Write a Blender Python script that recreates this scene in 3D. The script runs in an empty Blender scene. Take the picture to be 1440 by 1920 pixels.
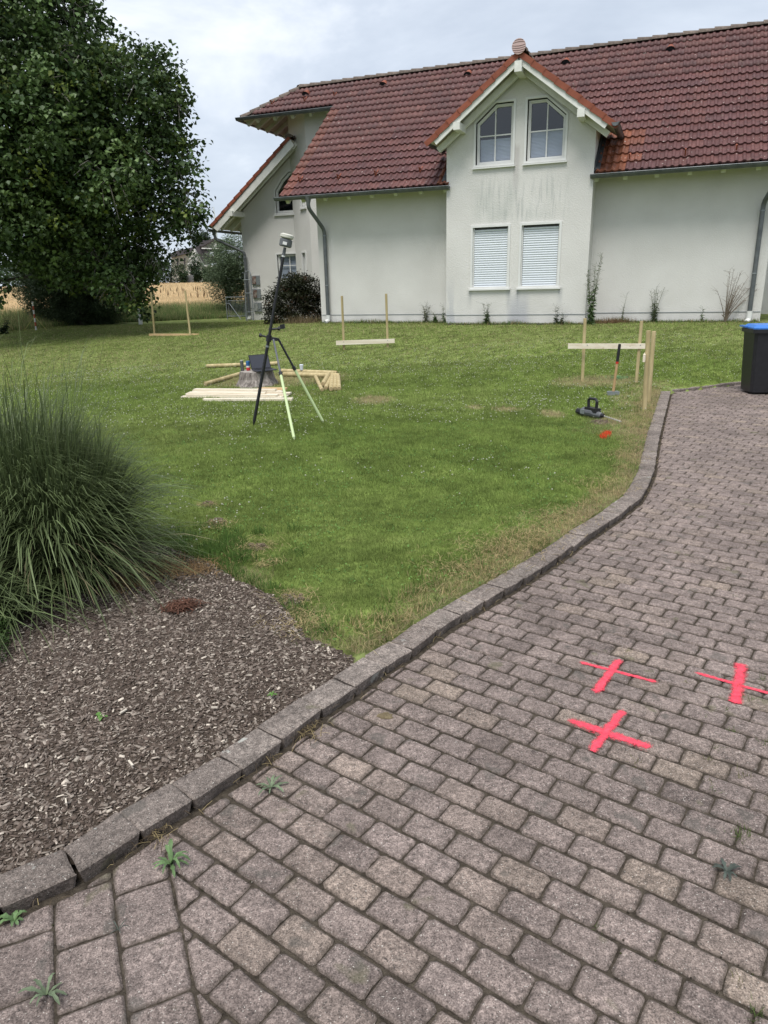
import bpy, math, random
import numpy as np
from mathutils import Vector, Matrix
from mathutils.geometry import tessellate_polygon
rnd = random.Random(7)
NR = np.random.default_rng(11)
SC = bpy.context.scene
COL = SC.collection
rad = math.radians
# ------------------------------------------------------------------ camera
FPX = 1330.0; PIT = math.atan(430 / FPX); ROL = rad(-1.43); CH = 1.6
_c, _s = math.cos(ROL), math.sin(ROL); _cp, _sp = math.cos(PIT), math.sin(PIT)
cd = bpy.data.cameras.new('camera'); cam = bpy.data.objects.new('camera', cd); COL.objects.link(cam)
cd.sensor_fit = 'VERTICAL'; cd.sensor_height = 24; cd.lens = FPX / 1920 * 24
cd.clip_start = .05; cd.clip_end = 3000
cx = Vector((_c, _s * _sp, _s * _cp)); cy = Vector((-_s, _c * _sp, _c * _cp)); cz = Vector((0, -_cp, _sp))
cam.matrix_world = Matrix(((cx.x, cy.x, cz.x, 0), (cx.y, cy.y, cz.y, 0), (cx.z, cy.z, cz.z, CH), (0, 0, 0, 1)))
SC.camera = cam
# ------------------------------------------------------------------ sky and sun
SUN_EL, SUN_AZ = rad(64), rad(200)
w = bpy.data.worlds.new('World'); SC.world = w; w.use_nodes = True
nt = w.node_tree; N = nt.nodes; LK = nt.links; N.clear()
out = N.new('ShaderNodeOutputWorld'); bg = N.new('ShaderNodeBackground'); bg.inputs[1].default_value = .1
sky = N.new('ShaderNodeTexSky'); sky.sky_type = 'NISHITA'; sky.sun_disc = False; sky.sun_elevation = SUN_EL; sky.sun_rotation = SUN_AZ
tc = N.new('ShaderNodeTexCoord'); mp = N.new('ShaderNodeMapping'); mp.inputs['Scale'].default_value = (1, 1, 2.6); mp.inputs['Location'].default_value = (.35, .2, .1)
n1 = N.new('ShaderNodeTexNoise'); n1.inputs['Scale'].default_value = 2.1; n1.inputs['Detail'].default_value = 6; n1.inputs['Roughness'].default_value = .58; n1.inputs['Distortion'].default_value = .4
rp = N.new('ShaderNodeValToRGB'); rp.color_ramp.elements[0].position = .33; rp.color_ramp.elements[0].color = (.47, .53, .625, 1)
rp.color_ramp.elements[1].position = .68; rp.color_ramp.elements[1].color = (.90, .935, .98, 1)
e = rp.color_ramp.elements.new(.5); e.color = (.60, .66, .75, 1)
mul = N.new('ShaderNodeVectorMath'); mul.operation = 'SCALE'; mul.inputs['Scale'].default_value = 5.2
mx = N.new('ShaderNodeMix'); mx.data_type = 'RGBA'; mx.inputs[0].default_value = .93
LK.new(tc.outputs['Generated'], mp.inputs[0]); LK.new(mp.outputs[0], n1.inputs['Vector']); LK.new(n1.outputs[0], rp.inputs[0])
LK.new(rp.outputs[0], mul.inputs[0]); LK.new(sky.outputs[0], mx.inputs[6]); LK.new(mul.outputs[0], mx.inputs[7])
LK.new(mx.outputs[2], bg.inputs[0]); LK.new(bg.outputs[0], out.inputs[0])
sd = bpy.data.lights.new('sun', 'SUN'); sd.energy = 1.5; sd.angle = rad(26); sd.color = (1, .97, .92)
sun = bpy.data.objects.new('sun', sd); COL.objects.link(sun)
sdir = Vector((math.sin(SUN_AZ) * math.cos(SUN_EL), math.cos(SUN_AZ) * math.cos(SUN_EL), math.sin(SUN_EL)))
sun.rotation_euler = sdir.to_track_quat('Z', 'Y').to_euler()
SC.view_settings.view_transform = 'Standard'; SC.view_settings.look = 'None'; SC.view_settings.exposure = 1.24; SC.view_settings.gamma = 1
SC.render.engine = 'CYCLES'

# ------------------------------------------------------------------ helpers
def ray(x, y):
    a = (x - 720) / FPX; b = -(y - 960) / FPX
    a2 = a * _c - b * _s; b2 = a * _s + b * _c
    return np.array([a2, _cp + b2 * _sp, -_sp + b2 * _cp])
UX, UY = math.cos(rad(-22)), math.sin(rad(-22)); HD = 18.0    # house axes: u along the facade, v into the house
def sm(t):
    t = np.clip(t, 0, 1); return t * t * (3 - 2 * t)
def gz(x, y):
    u = x * UX + y * UY; v = -x * UY + y * UX - HD
    z = .05 + .535 * sm((v + 8.5) / 8.3)
    z = z - .12 * sm((-u - 9) / 3.5)
    z = z + np.maximum(0, y - 31) * .0178
    return z
def T(px, py):
    """point where the sight line through photo pixel meets the ground"""
    d = ray(px, py); t = 1.0
    while t < 60:
        p = d * t
        if p[2] + CH <= gz(p[0], p[1]): break
        t += .01
    return Vector((p[0], p[1], float(gz(p[0], p[1]))))
def AT(px, py, Y):
    d = ray(px, py); p = d * (Y / d[1]); return Vector((p[0], p[1], p[2] + CH))
def G0(px, py, z=0.):
    d = ray(px, py); t = (z - CH) / d[2]; return (d[0] * t, d[1] * t)

def newmat(name):
    m = bpy.data.materials.new(name); m.use_nodes = True
    return m, m.node_tree.nodes, m.node_tree.links, m.node_tree.nodes['Principled BSDF']
def mat(name, c1, c2=None, sc=6, rough=.8, bump=0., bsc=60, spec=.3, metal=0., attr=None, objrnd=0., coord='Object', stretch=(1, 1, 1), detail=6, bdist=.01, speck=None):
    m, n, l, b = newmat(name)
    b.inputs['Roughness'].default_value = rough; b.inputs['Metallic'].default_value = metal
    b.inputs['Specular IOR Level'].default_value = spec
    if coord == 'World':
        g = n.new('ShaderNodeNewGeometry'); src = g.outputs['Position']
    else:
        t = n.new('ShaderNodeTexCoord'); src = t.outputs['Object']
    mp = n.new('ShaderNodeMapping'); mp.inputs['Scale'].default_value = stretch; l.new(src, mp.inputs[0]); src = mp.outputs[0]
    if attr:
        a = n.new('ShaderNodeAttribute'); a.attribute_name = attr; cur = a.outputs['Color']
        if c2 is not None:
            ns = n.new('ShaderNodeTexNoise'); ns.inputs['Scale'].default_value = sc; ns.inputs['Detail'].default_value = detail; l.new(src, ns.inputs['Vector'])
            mr = n.new('ShaderNodeMapRange'); mr.inputs[1].default_value = .3; mr.inputs[2].default_value = .7; mr.inputs[3].default_value = c2[0]; mr.inputs[4].default_value = c2[1]; l.new(ns.outputs[0], mr.inputs[0])
            vm = n.new('ShaderNodeVectorMath'); vm.operation = 'SCALE'; l.new(cur, vm.inputs[0]); l.new(mr.outputs[0], vm.inputs['Scale']); cur = vm.outputs[0]
    elif c2 is None:
        r = n.new('ShaderNodeRGB'); r.outputs[0].default_value = (*c1, 1); cur = r.outputs[0]
    else:
        ns = n.new('ShaderNodeTexNoise'); ns.inputs['Scale'].default_value = sc; ns.inputs['Detail'].default_value = detail; ns.inputs['Roughness'].default_value = .65; l.new(src, ns.inputs['Vector'])
        cr = n.new('ShaderNodeValToRGB'); cr.color_ramp.elements[0].position = .32; cr.color_ramp.elements[1].position = .68
        cr.color_ramp.elements[0].color = (*c1, 1); cr.color_ramp.elements[1].color = (*c2, 1); l.new(ns.outputs[0], cr.inputs[0]); cur = cr.outputs[0]
    if speck:
        col, thr, ssc = speck
        vo = n.new('ShaderNodeTexNoise'); vo.inputs['Scale'].default_value = ssc; vo.inputs['Detail'].default_value = 2; l.new(src, vo.inputs['Vector'])
        mr = n.new('ShaderNodeMapRange'); mr.inputs[1].default_value = thr; mr.inputs[2].default_value = thr + .05; l.new(vo.outputs[0], mr.inputs[0])
        mi = n.new('ShaderNodeMix'); mi.data_type = 'RGBA'; l.new(mr.outputs[0], mi.inputs[0]); l.new(cur, mi.inputs[6]); mi.inputs[7].default_value = (*col, 1); cur = mi.outputs[2]
    if objrnd:
        oi = n.new('ShaderNodeObjectInfo'); mr = n.new('ShaderNodeMapRange'); mr.inputs[3].default_value = 1 - objrnd; mr.inputs[4].default_value = 1 + objrnd; l.new(oi.outputs['Random'], mr.inputs[0])
        vm = n.new('ShaderNodeVectorMath'); vm.operation = 'SCALE'; l.new(cur, vm.inputs[0]); l.new(mr.outputs[0], vm.inputs['Scale']); cur = vm.outputs[0]
    l.new(cur, b.inputs['Base Color'])
    if bump:
        nb = n.new('ShaderNodeTexNoise'); nb.inputs['Scale'].default_value = bsc; nb.inputs['Detail'].default_value = 5; l.new(src, nb.inputs['Vector'])
        bu = n.new('ShaderNodeBump'); bu.inputs['Strength'].default_value = bump; bu.inputs['Distance'].default_value = bdist; l.new(nb.outputs[0], bu.inputs['Height']); l.new(bu.outputs[0], b.inputs['Normal'])
    return m

def stone_mat(name, stuff, palette, rndname='rnd', lichen=False):
    """concrete paver / kerb: per-stone tint, gravelly grain, pale specks, dark stains"""
    m, n, l, b = newmat(name); b.inputs['Roughness'].default_value = .9; b.inputs['Specular IOR Level'].default_value = .2
    g = n.new('ShaderNodeNewGeometry'); pos = g.outputs['Position']
    if stuff:
        a = n.new('ShaderNodeAttribute'); a.attribute_name = rndname; r = a.outputs['Fac']
    else:
        a = n.new('ShaderNodeObjectInfo'); r = a.outputs['Random']
    cr = n.new('ShaderNodeValToRGB'); els = cr.color_ramp.elements; cr.color_ramp.interpolation = 'LINEAR'
    for i, (p, c) in enumerate(palette):
        el = els[i] if i < 2 else els.new(p)
        el.position = p; el.color = (*c, 1)
    l.new(r, cr.inputs[0]); cur = cr.outputs[0]
    def noise(sc, det, lo, hi, a0, a1, rough=.6):
        ns = n.new('ShaderNodeTexNoise'); ns.inputs['Scale'].default_value = sc; ns.inputs['Detail'].default_value = det; ns.inputs['Roughness'].default_value = rough; l.new(pos, ns.inputs['Vector'])
        mr = n.new('ShaderNodeMapRange'); mr.inputs[1].default_value = lo; mr.inputs[2].default_value = hi; mr.inputs[3].default_value = a0; mr.inputs[4].default_value = a1; l.new(ns.outputs[0], mr.inputs[0]); return mr.outputs[0], ns
    for (sc, det, lo, hi, a0, a1) in ((230, 3, .3, .7, .42, 1.62), (75, 4, .3, .7, .58, 1.42), (26, 5, .32, .6, .70, 1.1), (4.5, 4, .36, .6, .76, 1.08), (.9, 3, .35, .65, .84, 1.1)):
        f, _ = noise(sc, det, lo, hi, a0, a1)
        vm = n.new('ShaderNodeVectorMath'); vm.operation = 'SCALE'; l.new(cur, vm.inputs[0]); l.new(f, vm.inputs['Scale']); cur = vm.outputs[0]
    for (sc, lo, col, amt) in ((170, .665, (.62, .58, .52), .8), (120, .64, (.05, .045, .042), .8), (7, .63, (.085, .08, .07), .5), (5.2, .66, (.13, .125, .07), .45)):
        f, _ = noise(sc, 2, lo, lo + .04, 0, amt)
        mi = n.new('ShaderNodeMix'); mi.data_type = 'RGBA'; l.new(f, mi.inputs[0]); l.new(cur, mi.inputs[6]); mi.inputs[7].default_value = (*col, 1); cur = mi.outputs[2]
    if lichen:
        for (sc, lo, col, amt) in ((6, .64, (.42, .42, .38), .75), (30, .66, (.45, .44, .40), .6)):
            f, _ = noise(sc, 6, lo, lo + .03, 0, amt, .7); mi = n.new('ShaderNodeMix'); mi.data_type = 'RGBA'; l.new(f, mi.inputs[0]); l.new(cur, mi.inputs[6]); mi.inputs[7].default_value = (*col, 1); cur = mi.outputs[2]
    ed = n.new('ShaderNodeAttribute'); ed.attribute_name = 'edge'; f, _ = noise(60, 4, .3, .7, .15, 1.2); mm = n.new('ShaderNodeMath'); mm.operation = 'MULTIPLY'; mm.use_clamp = True; l.new(ed.outputs['Fac'], mm.inputs[0]); l.new(f, mm.inputs[1])
    mi = n.new('ShaderNodeMix'); mi.data_type = 'RGBA'; l.new(mm.outputs[0], mi.inputs[0]); l.new(cur, mi.inputs[6]); mi.inputs[7].default_value = (.072, .058, .046, 1); cur = mi.outputs[2]
    l.new(cur, b.inputs['Base Color'])
    f, ns = noise(240, 4, .2, .8, 0, 1)
    bu = n.new('ShaderNodeBump'); bu.inputs['Strength'].default_value = .7; bu.inputs['Distance'].default_value = .003; l.new(f, bu.inputs['Height']); l.new(bu.outputs[0], b.inputs['Normal'])
    return m

class Geo:
    def __init__(s): s.v = []; s.f = []
    def add(s, vs, fs):
        o = len(s.v); s.v += [tuple(p) for p in vs]; s.f += [tuple(i + o for i in f) for f in fs]; return s
    def box(s, c, d, M=None):
        x, y, z = d[0] / 2, d[1] / 2, d[2] / 2
        vs = [Vector((a * x, b * y, e * z)) for a in (-1, 1) for b in (-1, 1) for e in (-1, 1)]
        if M is not None: vs = [M @ p for p in vs]
        c = Vector(c); vs = [p + c for p in vs]
        return s.add(vs, [(0, 1, 3, 2), (4, 6, 7, 5), (0, 4, 5, 1), (2, 3, 7, 6), (0, 2, 6, 4), (1, 5, 7, 3)])
    def bar(s, a, b, wd, th, up=(0, 0, 1)):
        """rectangular bar from a to b; wd across, th along up"""
        a, b = Vector(a), Vector(b); d = (b - a); L = d.length; d.normalize(); up = Vector(up)
        sd = d.cross(up); sd.normalize(); up = sd.cross(d)
        vs = [p + sd * (i * wd / 2) + up * (j * th / 2) for p in (a, b) for i, j in ((-1, -1), (1, -1), (1, 1), (-1, 1))]
        return s.add(vs, [(0, 1, 2, 3), (7, 6, 5, 4), (0, 4, 5, 1), (1, 5, 6, 2), (2, 6, 7, 3), (3, 7, 4, 0)])
    def tube(s, pts, r, n=8, cap=True):
        pts = [Vector(p) for p in pts]; k = len(pts)
        rs = r if isinstance(r, (list, tuple)) else [r] * k
        o = len(s.v); prev = None
        for i, p in enumerate(pts):
            d = (pts[min(i + 1, k - 1)] - pts[max(i - 1, 0)]).normalized()
            if prev is None:
                x = d.cross(Vector((0, 0, 1)));
                if x.length < 1e-3: x = d.cross(Vector((1, 0, 0)))
            else: x = prev - d * prev.dot(d)
            x.normalize(); prev = x; y = d.cross(x)
            for j in range(n):
                a = 2 * math.pi * j / n; s.v.append(tuple(p + (x * math.cos(a) + y * math.sin(a)) * rs[i]))
        for i in range(k - 1):
            for j in range(n):
                a = o + i * n + j; b = o + i * n + (j + 1) % n; s.f.append((a, b, b + n, a + n))
        if cap: s.f.append(tuple(o + j for j in range(n))[::-1]); s.f.append(tuple(o + (k - 1) * n + j for j in range(n)))
        return s
    def prism(s, poly, ext):
        """polygon (3d points) extruded by vector ext"""
        k = len(poly); ext = Vector(ext); a = [Vector(p) for p in poly]
        return s.add(a + [p + ext for p in a], [tuple(range(k)), tuple(range(2 * k - 1, k - 1, -1))] + [(i, i + k, (i + 1) % k + k, (i + 1) % k) for i in range(k)])
    def lathe(s, prof, c, n=16, squash=1):
        o = len(s.v); c = Vector(c)
        for r, z in prof:
            for j in range(n):
                a = 2 * math.pi * j / n; s.v.append((c.x + r * math.cos(a), c.y + r * math.sin(a) * squash, c.z + z))
        for i in range(len(prof) - 1):
            for j in range(n):
                a = o + i * n + j; b = o + i * n + (j + 1) % n; s.f.append((a, b, b + n, a + n))
        s.f.append(tuple(o + j for j in range(n))[::-1]); s.f.append(tuple(o + (len(prof) - 1) * n + j for j in range(n)))
        return s
    def build(s, name, m, parent=None, world=False, smooth=False, kind=None, fix=True):
        me = bpy.data.meshes.new(name); vs = s.v
        if world and parent:
            M = Matrix.Identity(4); q = parent
            while q: M = q.matrix_basis @ M; q = q.parent
            M = M.inverted(); vs = [tuple(M @ Vector(p)) for p in vs]
        me.from_pydata(vs, [], s.f)
        if fix:
            import bmesh
            bm = bmesh.new(); bm.from_mesh(me); bmesh.ops.recalc_face_normals(bm, faces=bm.faces); bm.to_mesh(me); bm.free()
        me.materials.append(m)
        if smooth: me.polygons.foreach_set('use_smooth', [True] * len(me.polygons))
        o = bpy.data.objects.new(name, me); COL.objects.link(o)
        if parent: o.parent = parent
        if kind: o['kind'] = kind
        return o
def inst(src_mesh, name, parent, loc, rot=None, kind=None):
    o = bpy.data.objects.new(name, src_mesh); COL.objects.link(o); o.parent = parent; o.location = loc
    if rot is not None: o.rotation_euler = rot
    return o
def thing(name, label, cat, loc=(0, 0, 0), rz=0, group=None):
    o = bpy.data.objects.new(name, None); COL.objects.link(o); o.empty_display_size = .1
    o.location = loc; o.rotation_euler = (0, 0, rz); return tag(o, label, cat, group)
def tag(o, label, cat, group=None):
    o['label'] = label; o['category'] = cat
    if group: o['group'] = group
    return o
def fast(name, V, Fc, m, col=None, kind=None, parent=None, smooth=False):
    """numpy mesh: V (n,3), Fc (k,3|4) int; col (n,3) per vertex"""
    me = bpy.data.meshes.new(name); V = np.asarray(V, np.float32); Fc = np.asarray(Fc, np.int32); k = Fc.shape[1]
    if parent is not None: V = V - np.array(parent.location, np.float32)
    me.vertices.add(len(V)); me.vertices.foreach_set('co', V.ravel())
    me.loops.add(Fc.size); me.loops.foreach_set('vertex_index', Fc.ravel())
    me.polygons.add(len(Fc)); me.polygons.foreach_set('loop_start', np.arange(0, Fc.size, k, dtype=np.int32)); me.polygons.foreach_set('loop_total', np.full(len(Fc), k, np.int32))
    if smooth: me.polygons.foreach_set('use_smooth', np.ones(len(Fc), bool))
    me.update(calc_edges=True)
    if col is not None:
        a = me.attributes.new('col', 'FLOAT_COLOR', 'POINT'); c = np.ones((len(V), 4), np.float32); c[:, :3] = col; a.data.foreach_set('color', c.ravel())
    me.materials.append(m); o = bpy.data.objects.new(name, me); COL.objects.link(o)
    if parent is not None: o.parent = parent
    if kind: o['kind'] = kind
    return o
def inpoly(x, y, P):
    x = np.asarray(x, float); y = np.asarray(y, float); r = np.zeros(x.shape, bool); k = len(P)
    for i in range(k):
        x0, y0 = P[i]; x1, y1 = P[(i + 1) % k]
        if y0 == y1: continue
        r ^= ((y0 > y) != (y1 > y)) & (x < (x1 - x0) * (y - y0) / (y1 - y0) + x0)
    return r
def dpoly(x, y, P):
    """distance to an open polyline"""
    x = np.asarray(x, float); y = np.asarray(y, float); d = np.full(x.shape, 1e9)
    for (x0, y0), (x1, y1) in zip(P[:-1], P[1:]):
        dx, dy = x1 - x0, y1 - y0; t = np.clip(((x - x0) * dx + (y - y0) * dy) / (dx * dx + dy * dy), 0, 1)
        d = np.minimum(d, np.hypot(x - x0 - t * dx, y - y0 - t * dy))
    return d
_tab = NR.random((256, 256))
def vn(x, y, s):
    """value noise 0..1"""
    x = np.asarray(x, float) * s + 500.3; y = np.asarray(y, float) * s + 500.7
    i = np.floor(x).astype(int); j = np.floor(y).astype(int); fx = sm(x - i); fy = sm(y - j)
    a = _tab[i % 256, j % 256]; b = _tab[(i + 1) % 256, j % 256]; c = _tab[i % 256, (j + 1) % 256]; d = _tab[(i + 1) % 256, (j + 1) % 256]
    return (a * (1 - fx) + b * fx) * (1 - fy) + (c * (1 - fx) + d * fx) * fy
def view(x, y, mg=.6):
    return (x < .60 * y + mg) & (x > -.60 * y - mg)

# ------------------------------------------------------------------ ground layout
K = [(-1.95, .60), (-1.72, .80), (-1.50, 1.0), (-1.30, 1.19), (-1.142, 1.358), (-1.037, 1.466), (-.874, 1.577), (-.748, 1.728), (-.626, 1.856), (-.496, 2.007), (-.382, 2.163), (-.249, 2.348),
     (-.129, 2.492), (-.005, 2.662), (.114, 2.794), (.234, 2.97), (.50, 3.265), (.757, 3.545), (1.02, 3.855), (1.265, 4.172), (1.62, 4.60), (1.89, 4.97), (2.085, 5.34), (2.275, 5.739),
     (2.52, 6.34), (2.78, 6.97), (3.21, 7.97), (3.64, 8.97), (4.063, 9.952)]
K = [(x * 1.0097, y * 1.0097) for x, y in K]
def resample(P, step, i0):
    outp = P[:i0 + 1]
    for a, b in zip(P[i0:-1], P[i0 + 1:]):
        L = math.dist(a, b); k = max(1, round(L / step))
        for j in range(1, k + 1): outp.append((a[0] + (b[0] - a[0]) * j / k, a[1] + (b[1] - a[1]) * j / k))
    return outp
KF = resample(K, .185, 15)
FE = [(4.15, 10.17), (4.9, 10.55), (5.574, 10.86), (6.3, 11.15), (9.5, 12.4)]
DRIVE = KF + FE + [(9.5, .3), (-1.95, .3)]
def offset(P, d):
    r = []
    for i in range(len(P)):
        a = P[max(i - 1, 0)]; b = P[min(i + 1, len(P) - 1)]; dx, dy = b[0] - a[0], b[1] - a[1]; L = math.hypot(dx, dy)
        r.append((P[i][0] - dy / L * d, P[i][1] + dx / L * d))
    return r
KB = offset(KF, .132)
KERBPOLY = KF + KB[::-1]
i_end = 13
BED = KB[:i_end + 1] + [(-.36, 2.93), (-.42, 3.06), (-.60, 3.42), (-.83, 3.62), (-1.0, 3.85), (-1.3, 4.15), (-1.8, 4.5), (-3, 4.9), (-5, 4.7), (-5.5, 0), (-2.2, .3)]
EDGE = [T(-220, 640)[:2], T(0, 623)[:2], T(200, 606)[:2], T(420, 597)[:2], T(470, 594)[:2]]    # far edge of the mown lawn
EDGE = [(-16, 15.5)] + [tuple(p) for p in EDGE] + [(0, 31)]
def beyond_edge(x, y):
    return np.interp(x, [p[0] for p in EDGE], [p[1] for p in EDGE]) < y

# dryness of the turf, 0 green .. 1 straw
DRY = [(T(700, 750), .32, .13), (T(1035, 777), .16, .10), (T(950, 768), .20, .07), (T(1120, 715), .75, .16), (T(1150, 792), .25, .12), (T(890, 765), .12, .06)]
STUMP = T(487, 716)
def dryness(x, y):
    dk = dpoly(x, y, KB)
    wv = .17 + .85 * vn(x, y, 1.1) ** 1.5
    d = np.clip(1.1 - dk / wv, 0, 1) ** .8 * (.25 + .85 * vn(x, y, 5))
    d = np.maximum(d, np.clip(1.1 - np.hypot((x - STUMP.x - .25) / 1.35, (y - STUMP.y - .1) / .85), 0, 1) * 1.6 * (.45 + .6 * vn(x, y, 4)))
    for c, rx, ry in DRY:
        d = np.maximum(d, np.clip(1.15 - np.hypot((x - c.x) / rx, (y - c.y) / (ry * 3)), 0, 1) * 1.3)
    d = np.maximum(d, .75 * np.clip(1 - dpoly(x, y, [(-.36, 2.93), (-.62, 3.45), (-1.0, 3.95)]) / .2, 0, 1) * (vn(x, y, 6) > .45))
    d = np.maximum(d, .24 * sm((y - 10) / 7) * (.4 + .6 * vn(x, y, .8)) + .05)
    return np.clip(d, 0, 1)
def turf(x, y):
    k = len(x); a = vn(x, y, .55)[:, None]; b = vn(x, y, 2.6)[:, None]; c = NR.random((k, 1))
    g = np.array([.168, .245, .062]) * (1 - a) + np.array([.208, .272, .084]) * a
    g = g * (.80 + .34 * b) * (.58 + .8 * c) * np.array([1.05, 1, .95])
    s = np.array([.40, .33, .19]) * (.7 + .55 * c)
    d = dryness(x, y)[:, None]; pick = (d > NR.random((k, 1)) * .9 + .06)
    g = g * (1 - .35 * d) + s * .35 * d
    return np.where(pick, s, g)

# ------------------------------------------------------------------ materials
M_col = mat('vegetation', (0, 0, 0), attr='col', rough=.75, spec=.15)
M_leaf = mat('leaf_green', (0, 0, 0), attr='col', rough=.5, spec=.35)
for m_, k_ in ((M_col, .30), (M_leaf, .25)):
    n_, l_ = m_.node_tree.nodes, m_.node_tree.links; b_ = n_['Principled BSDF']; tl_ = n_.new('ShaderNodeBsdfTranslucent'); mx_ = n_.new('ShaderNodeMixShader'); mx_.inputs[0].default_value = k_
    l_.new(b_.inputs['Base Color'].links[0].from_socket, tl_.inputs[0]); l_.new(b_.outputs[0], mx_.inputs[1]); l_.new(tl_.outputs[0], mx_.inputs[2]); l_.new(mx_.outputs[0], n_['Material Output'].inputs[0])
M_lawn = mat('lawn_soil', (0, 0, 0), c2=(.55, 1.25), attr='col', sc=14, rough=1, spec=.05, bump=.5, bsc=90)
M_mulch = mat('mulch_soil', (.045, .035, .028), (.10, .078, .062), sc=30, rough=1, spec=.05, bump=1, bsc=120, bdist=.01)
M_chip = mat('bark_chips', (0, 0, 0), c2=(.7, 1.2), attr='col', sc=80, rough=.9, spec=.15)
M_sand = mat('joint_sand', (.035, .029, .023), (.10, .083, .064), sc=40, rough=1, spec=.05, bump=.8, bsc=200, coord='World')
PAL = [(0, (.192, .153, .137)), (.4, (.234, .186, .166)), (.65, (.214, .171, .154)), (.9, (.240, .190, .163)), (1, (.258, .205, .167))]
M_pav = stone_mat('paver_concrete', False, PAL); M_pavS = stone_mat('paver_concrete_field', True, PAL)
M_kerb = stone_mat('kerb_concrete', False, [(0, (.185, .153, .134)), (.5, (.215, .180, .158)), (1, (.240, .203, .178))], lichen=True)
M_wood = mat('treated_timber', (.30, .235, .11), (.56, .46, .26), sc=9, stretch=(1, 1, .15), rough=.75, bump=.3, bsc=40, speck=((.16, .10, .05), .70, 14))
M_board = mat('planed_spruce', (.60, .51, .38), (.78, .72, .60), sc=5, stretch=(.3, 4, 4), rough=.65, bump=.15, bsc=30, objrnd=.10, speck=((.28, .17, .09), .73, 9))
M_boardo = mat('orange_spruce', (.50, .34, .17), (.62, .44, .24), sc=4, rough=.65)
M_end = mat('end_grain', (.30, .23, .12), (.42, .33, .19), sc=30, rough=.9)
M_stump = mat('stump_bark', (.055, .042, .036), (.36, .32, .29), sc=22, stretch=(1, 1, .3), rough=.95, bump=1, bsc=30, bdist=.02)
M_stumptop = mat('stump_cut', (.28, .25, .22), (.42, .38, .34), sc=18, rough=.9, bump=.4, bsc=50)
M_black = mat('black_plastic', (.012, .012, .014), (.02, .02, .023), sc=20, rough=.42, spec=.4)
M_grey = mat('grey_plastic', (.09, .095, .105), (.13, .135, .145), sc=14, rough=.5)
M_steelgrey = mat('receiver_grey', (.12, .125, .13), rough=.5)
M_cream = mat('receiver_dome', (.50, .49, .42), (.56, .55, .48), sc=8, rough=.5)
M_white = mat('white_paint', (.64, .64, .62), (.70, .70, .68), sc=3, rough=.5, spec=.4)
M_wwood = mat('white_painted_wood', (.60, .60, .55), (.74, .74, .69), sc=5, rough=.55, spec=.35)
M_neon = mat('pale_green_pole', (.50, .60, .32), rough=.5)
M_scr = mat('laptop_lid', (.045, .047, .06), (.055, .058, .072), sc=4, rough=.35)
M_key = mat('keyboard', (.02, .02, .025), rough=.5)
M_zinc = mat('aged_zinc', (.085, .095, .10), (.15, .16, .165), sc=6, rough=.5, spec=.5, metal=.35)
M_zincd = mat('dark_flashing', (.04, .045, .05), (.08, .085, .09), sc=6, rough=.6)
M_galv = mat('galvanised_steel', (.20, .22, .23), (.30, .32, .33), sc=8, rough=.5, metal=.4)
M_red = mat('red_sleeve', (.5, .03, .02), rough=.5)
M_ash = mat('ash_handle', (.38, .24, .12), (.48, .32, .17), sc=6, rough=.6)
M_cap = mat('copper_pink_disc', (.50, .36, .34), (.62, .47, .44), sc=4, rough=.6)
M_capl = mat('disc_groove', (.20, .11, .10), rough=.7)
M_dark = mat('interior_dark', (.02, .021, .025), rough=.9)
M_blue = mat('blue_lid', (.04, .16, .50), (.05, .19, .56), sc=6, rough=.4, spec=.4)
M_can = mat('brushed_flask', (.16, .17, .17), rough=.35, metal=.7)
M_cangr = mat('can_red', (.55, .04, .05), rough=.3, spec=.5); M_canbl = mat('can_blue', (.03, .12, .30), rough=.3, spec=.5)
M_cup = mat('clear_cup', (.62, .66, .70), rough=.15, spec=.6)
M_bark = mat('bark', (.05, .04, .032), (.12, .10, .085), sc=12, stretch=(1, 1, .3), rough=.95, bump=.8, bsc=30)
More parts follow.
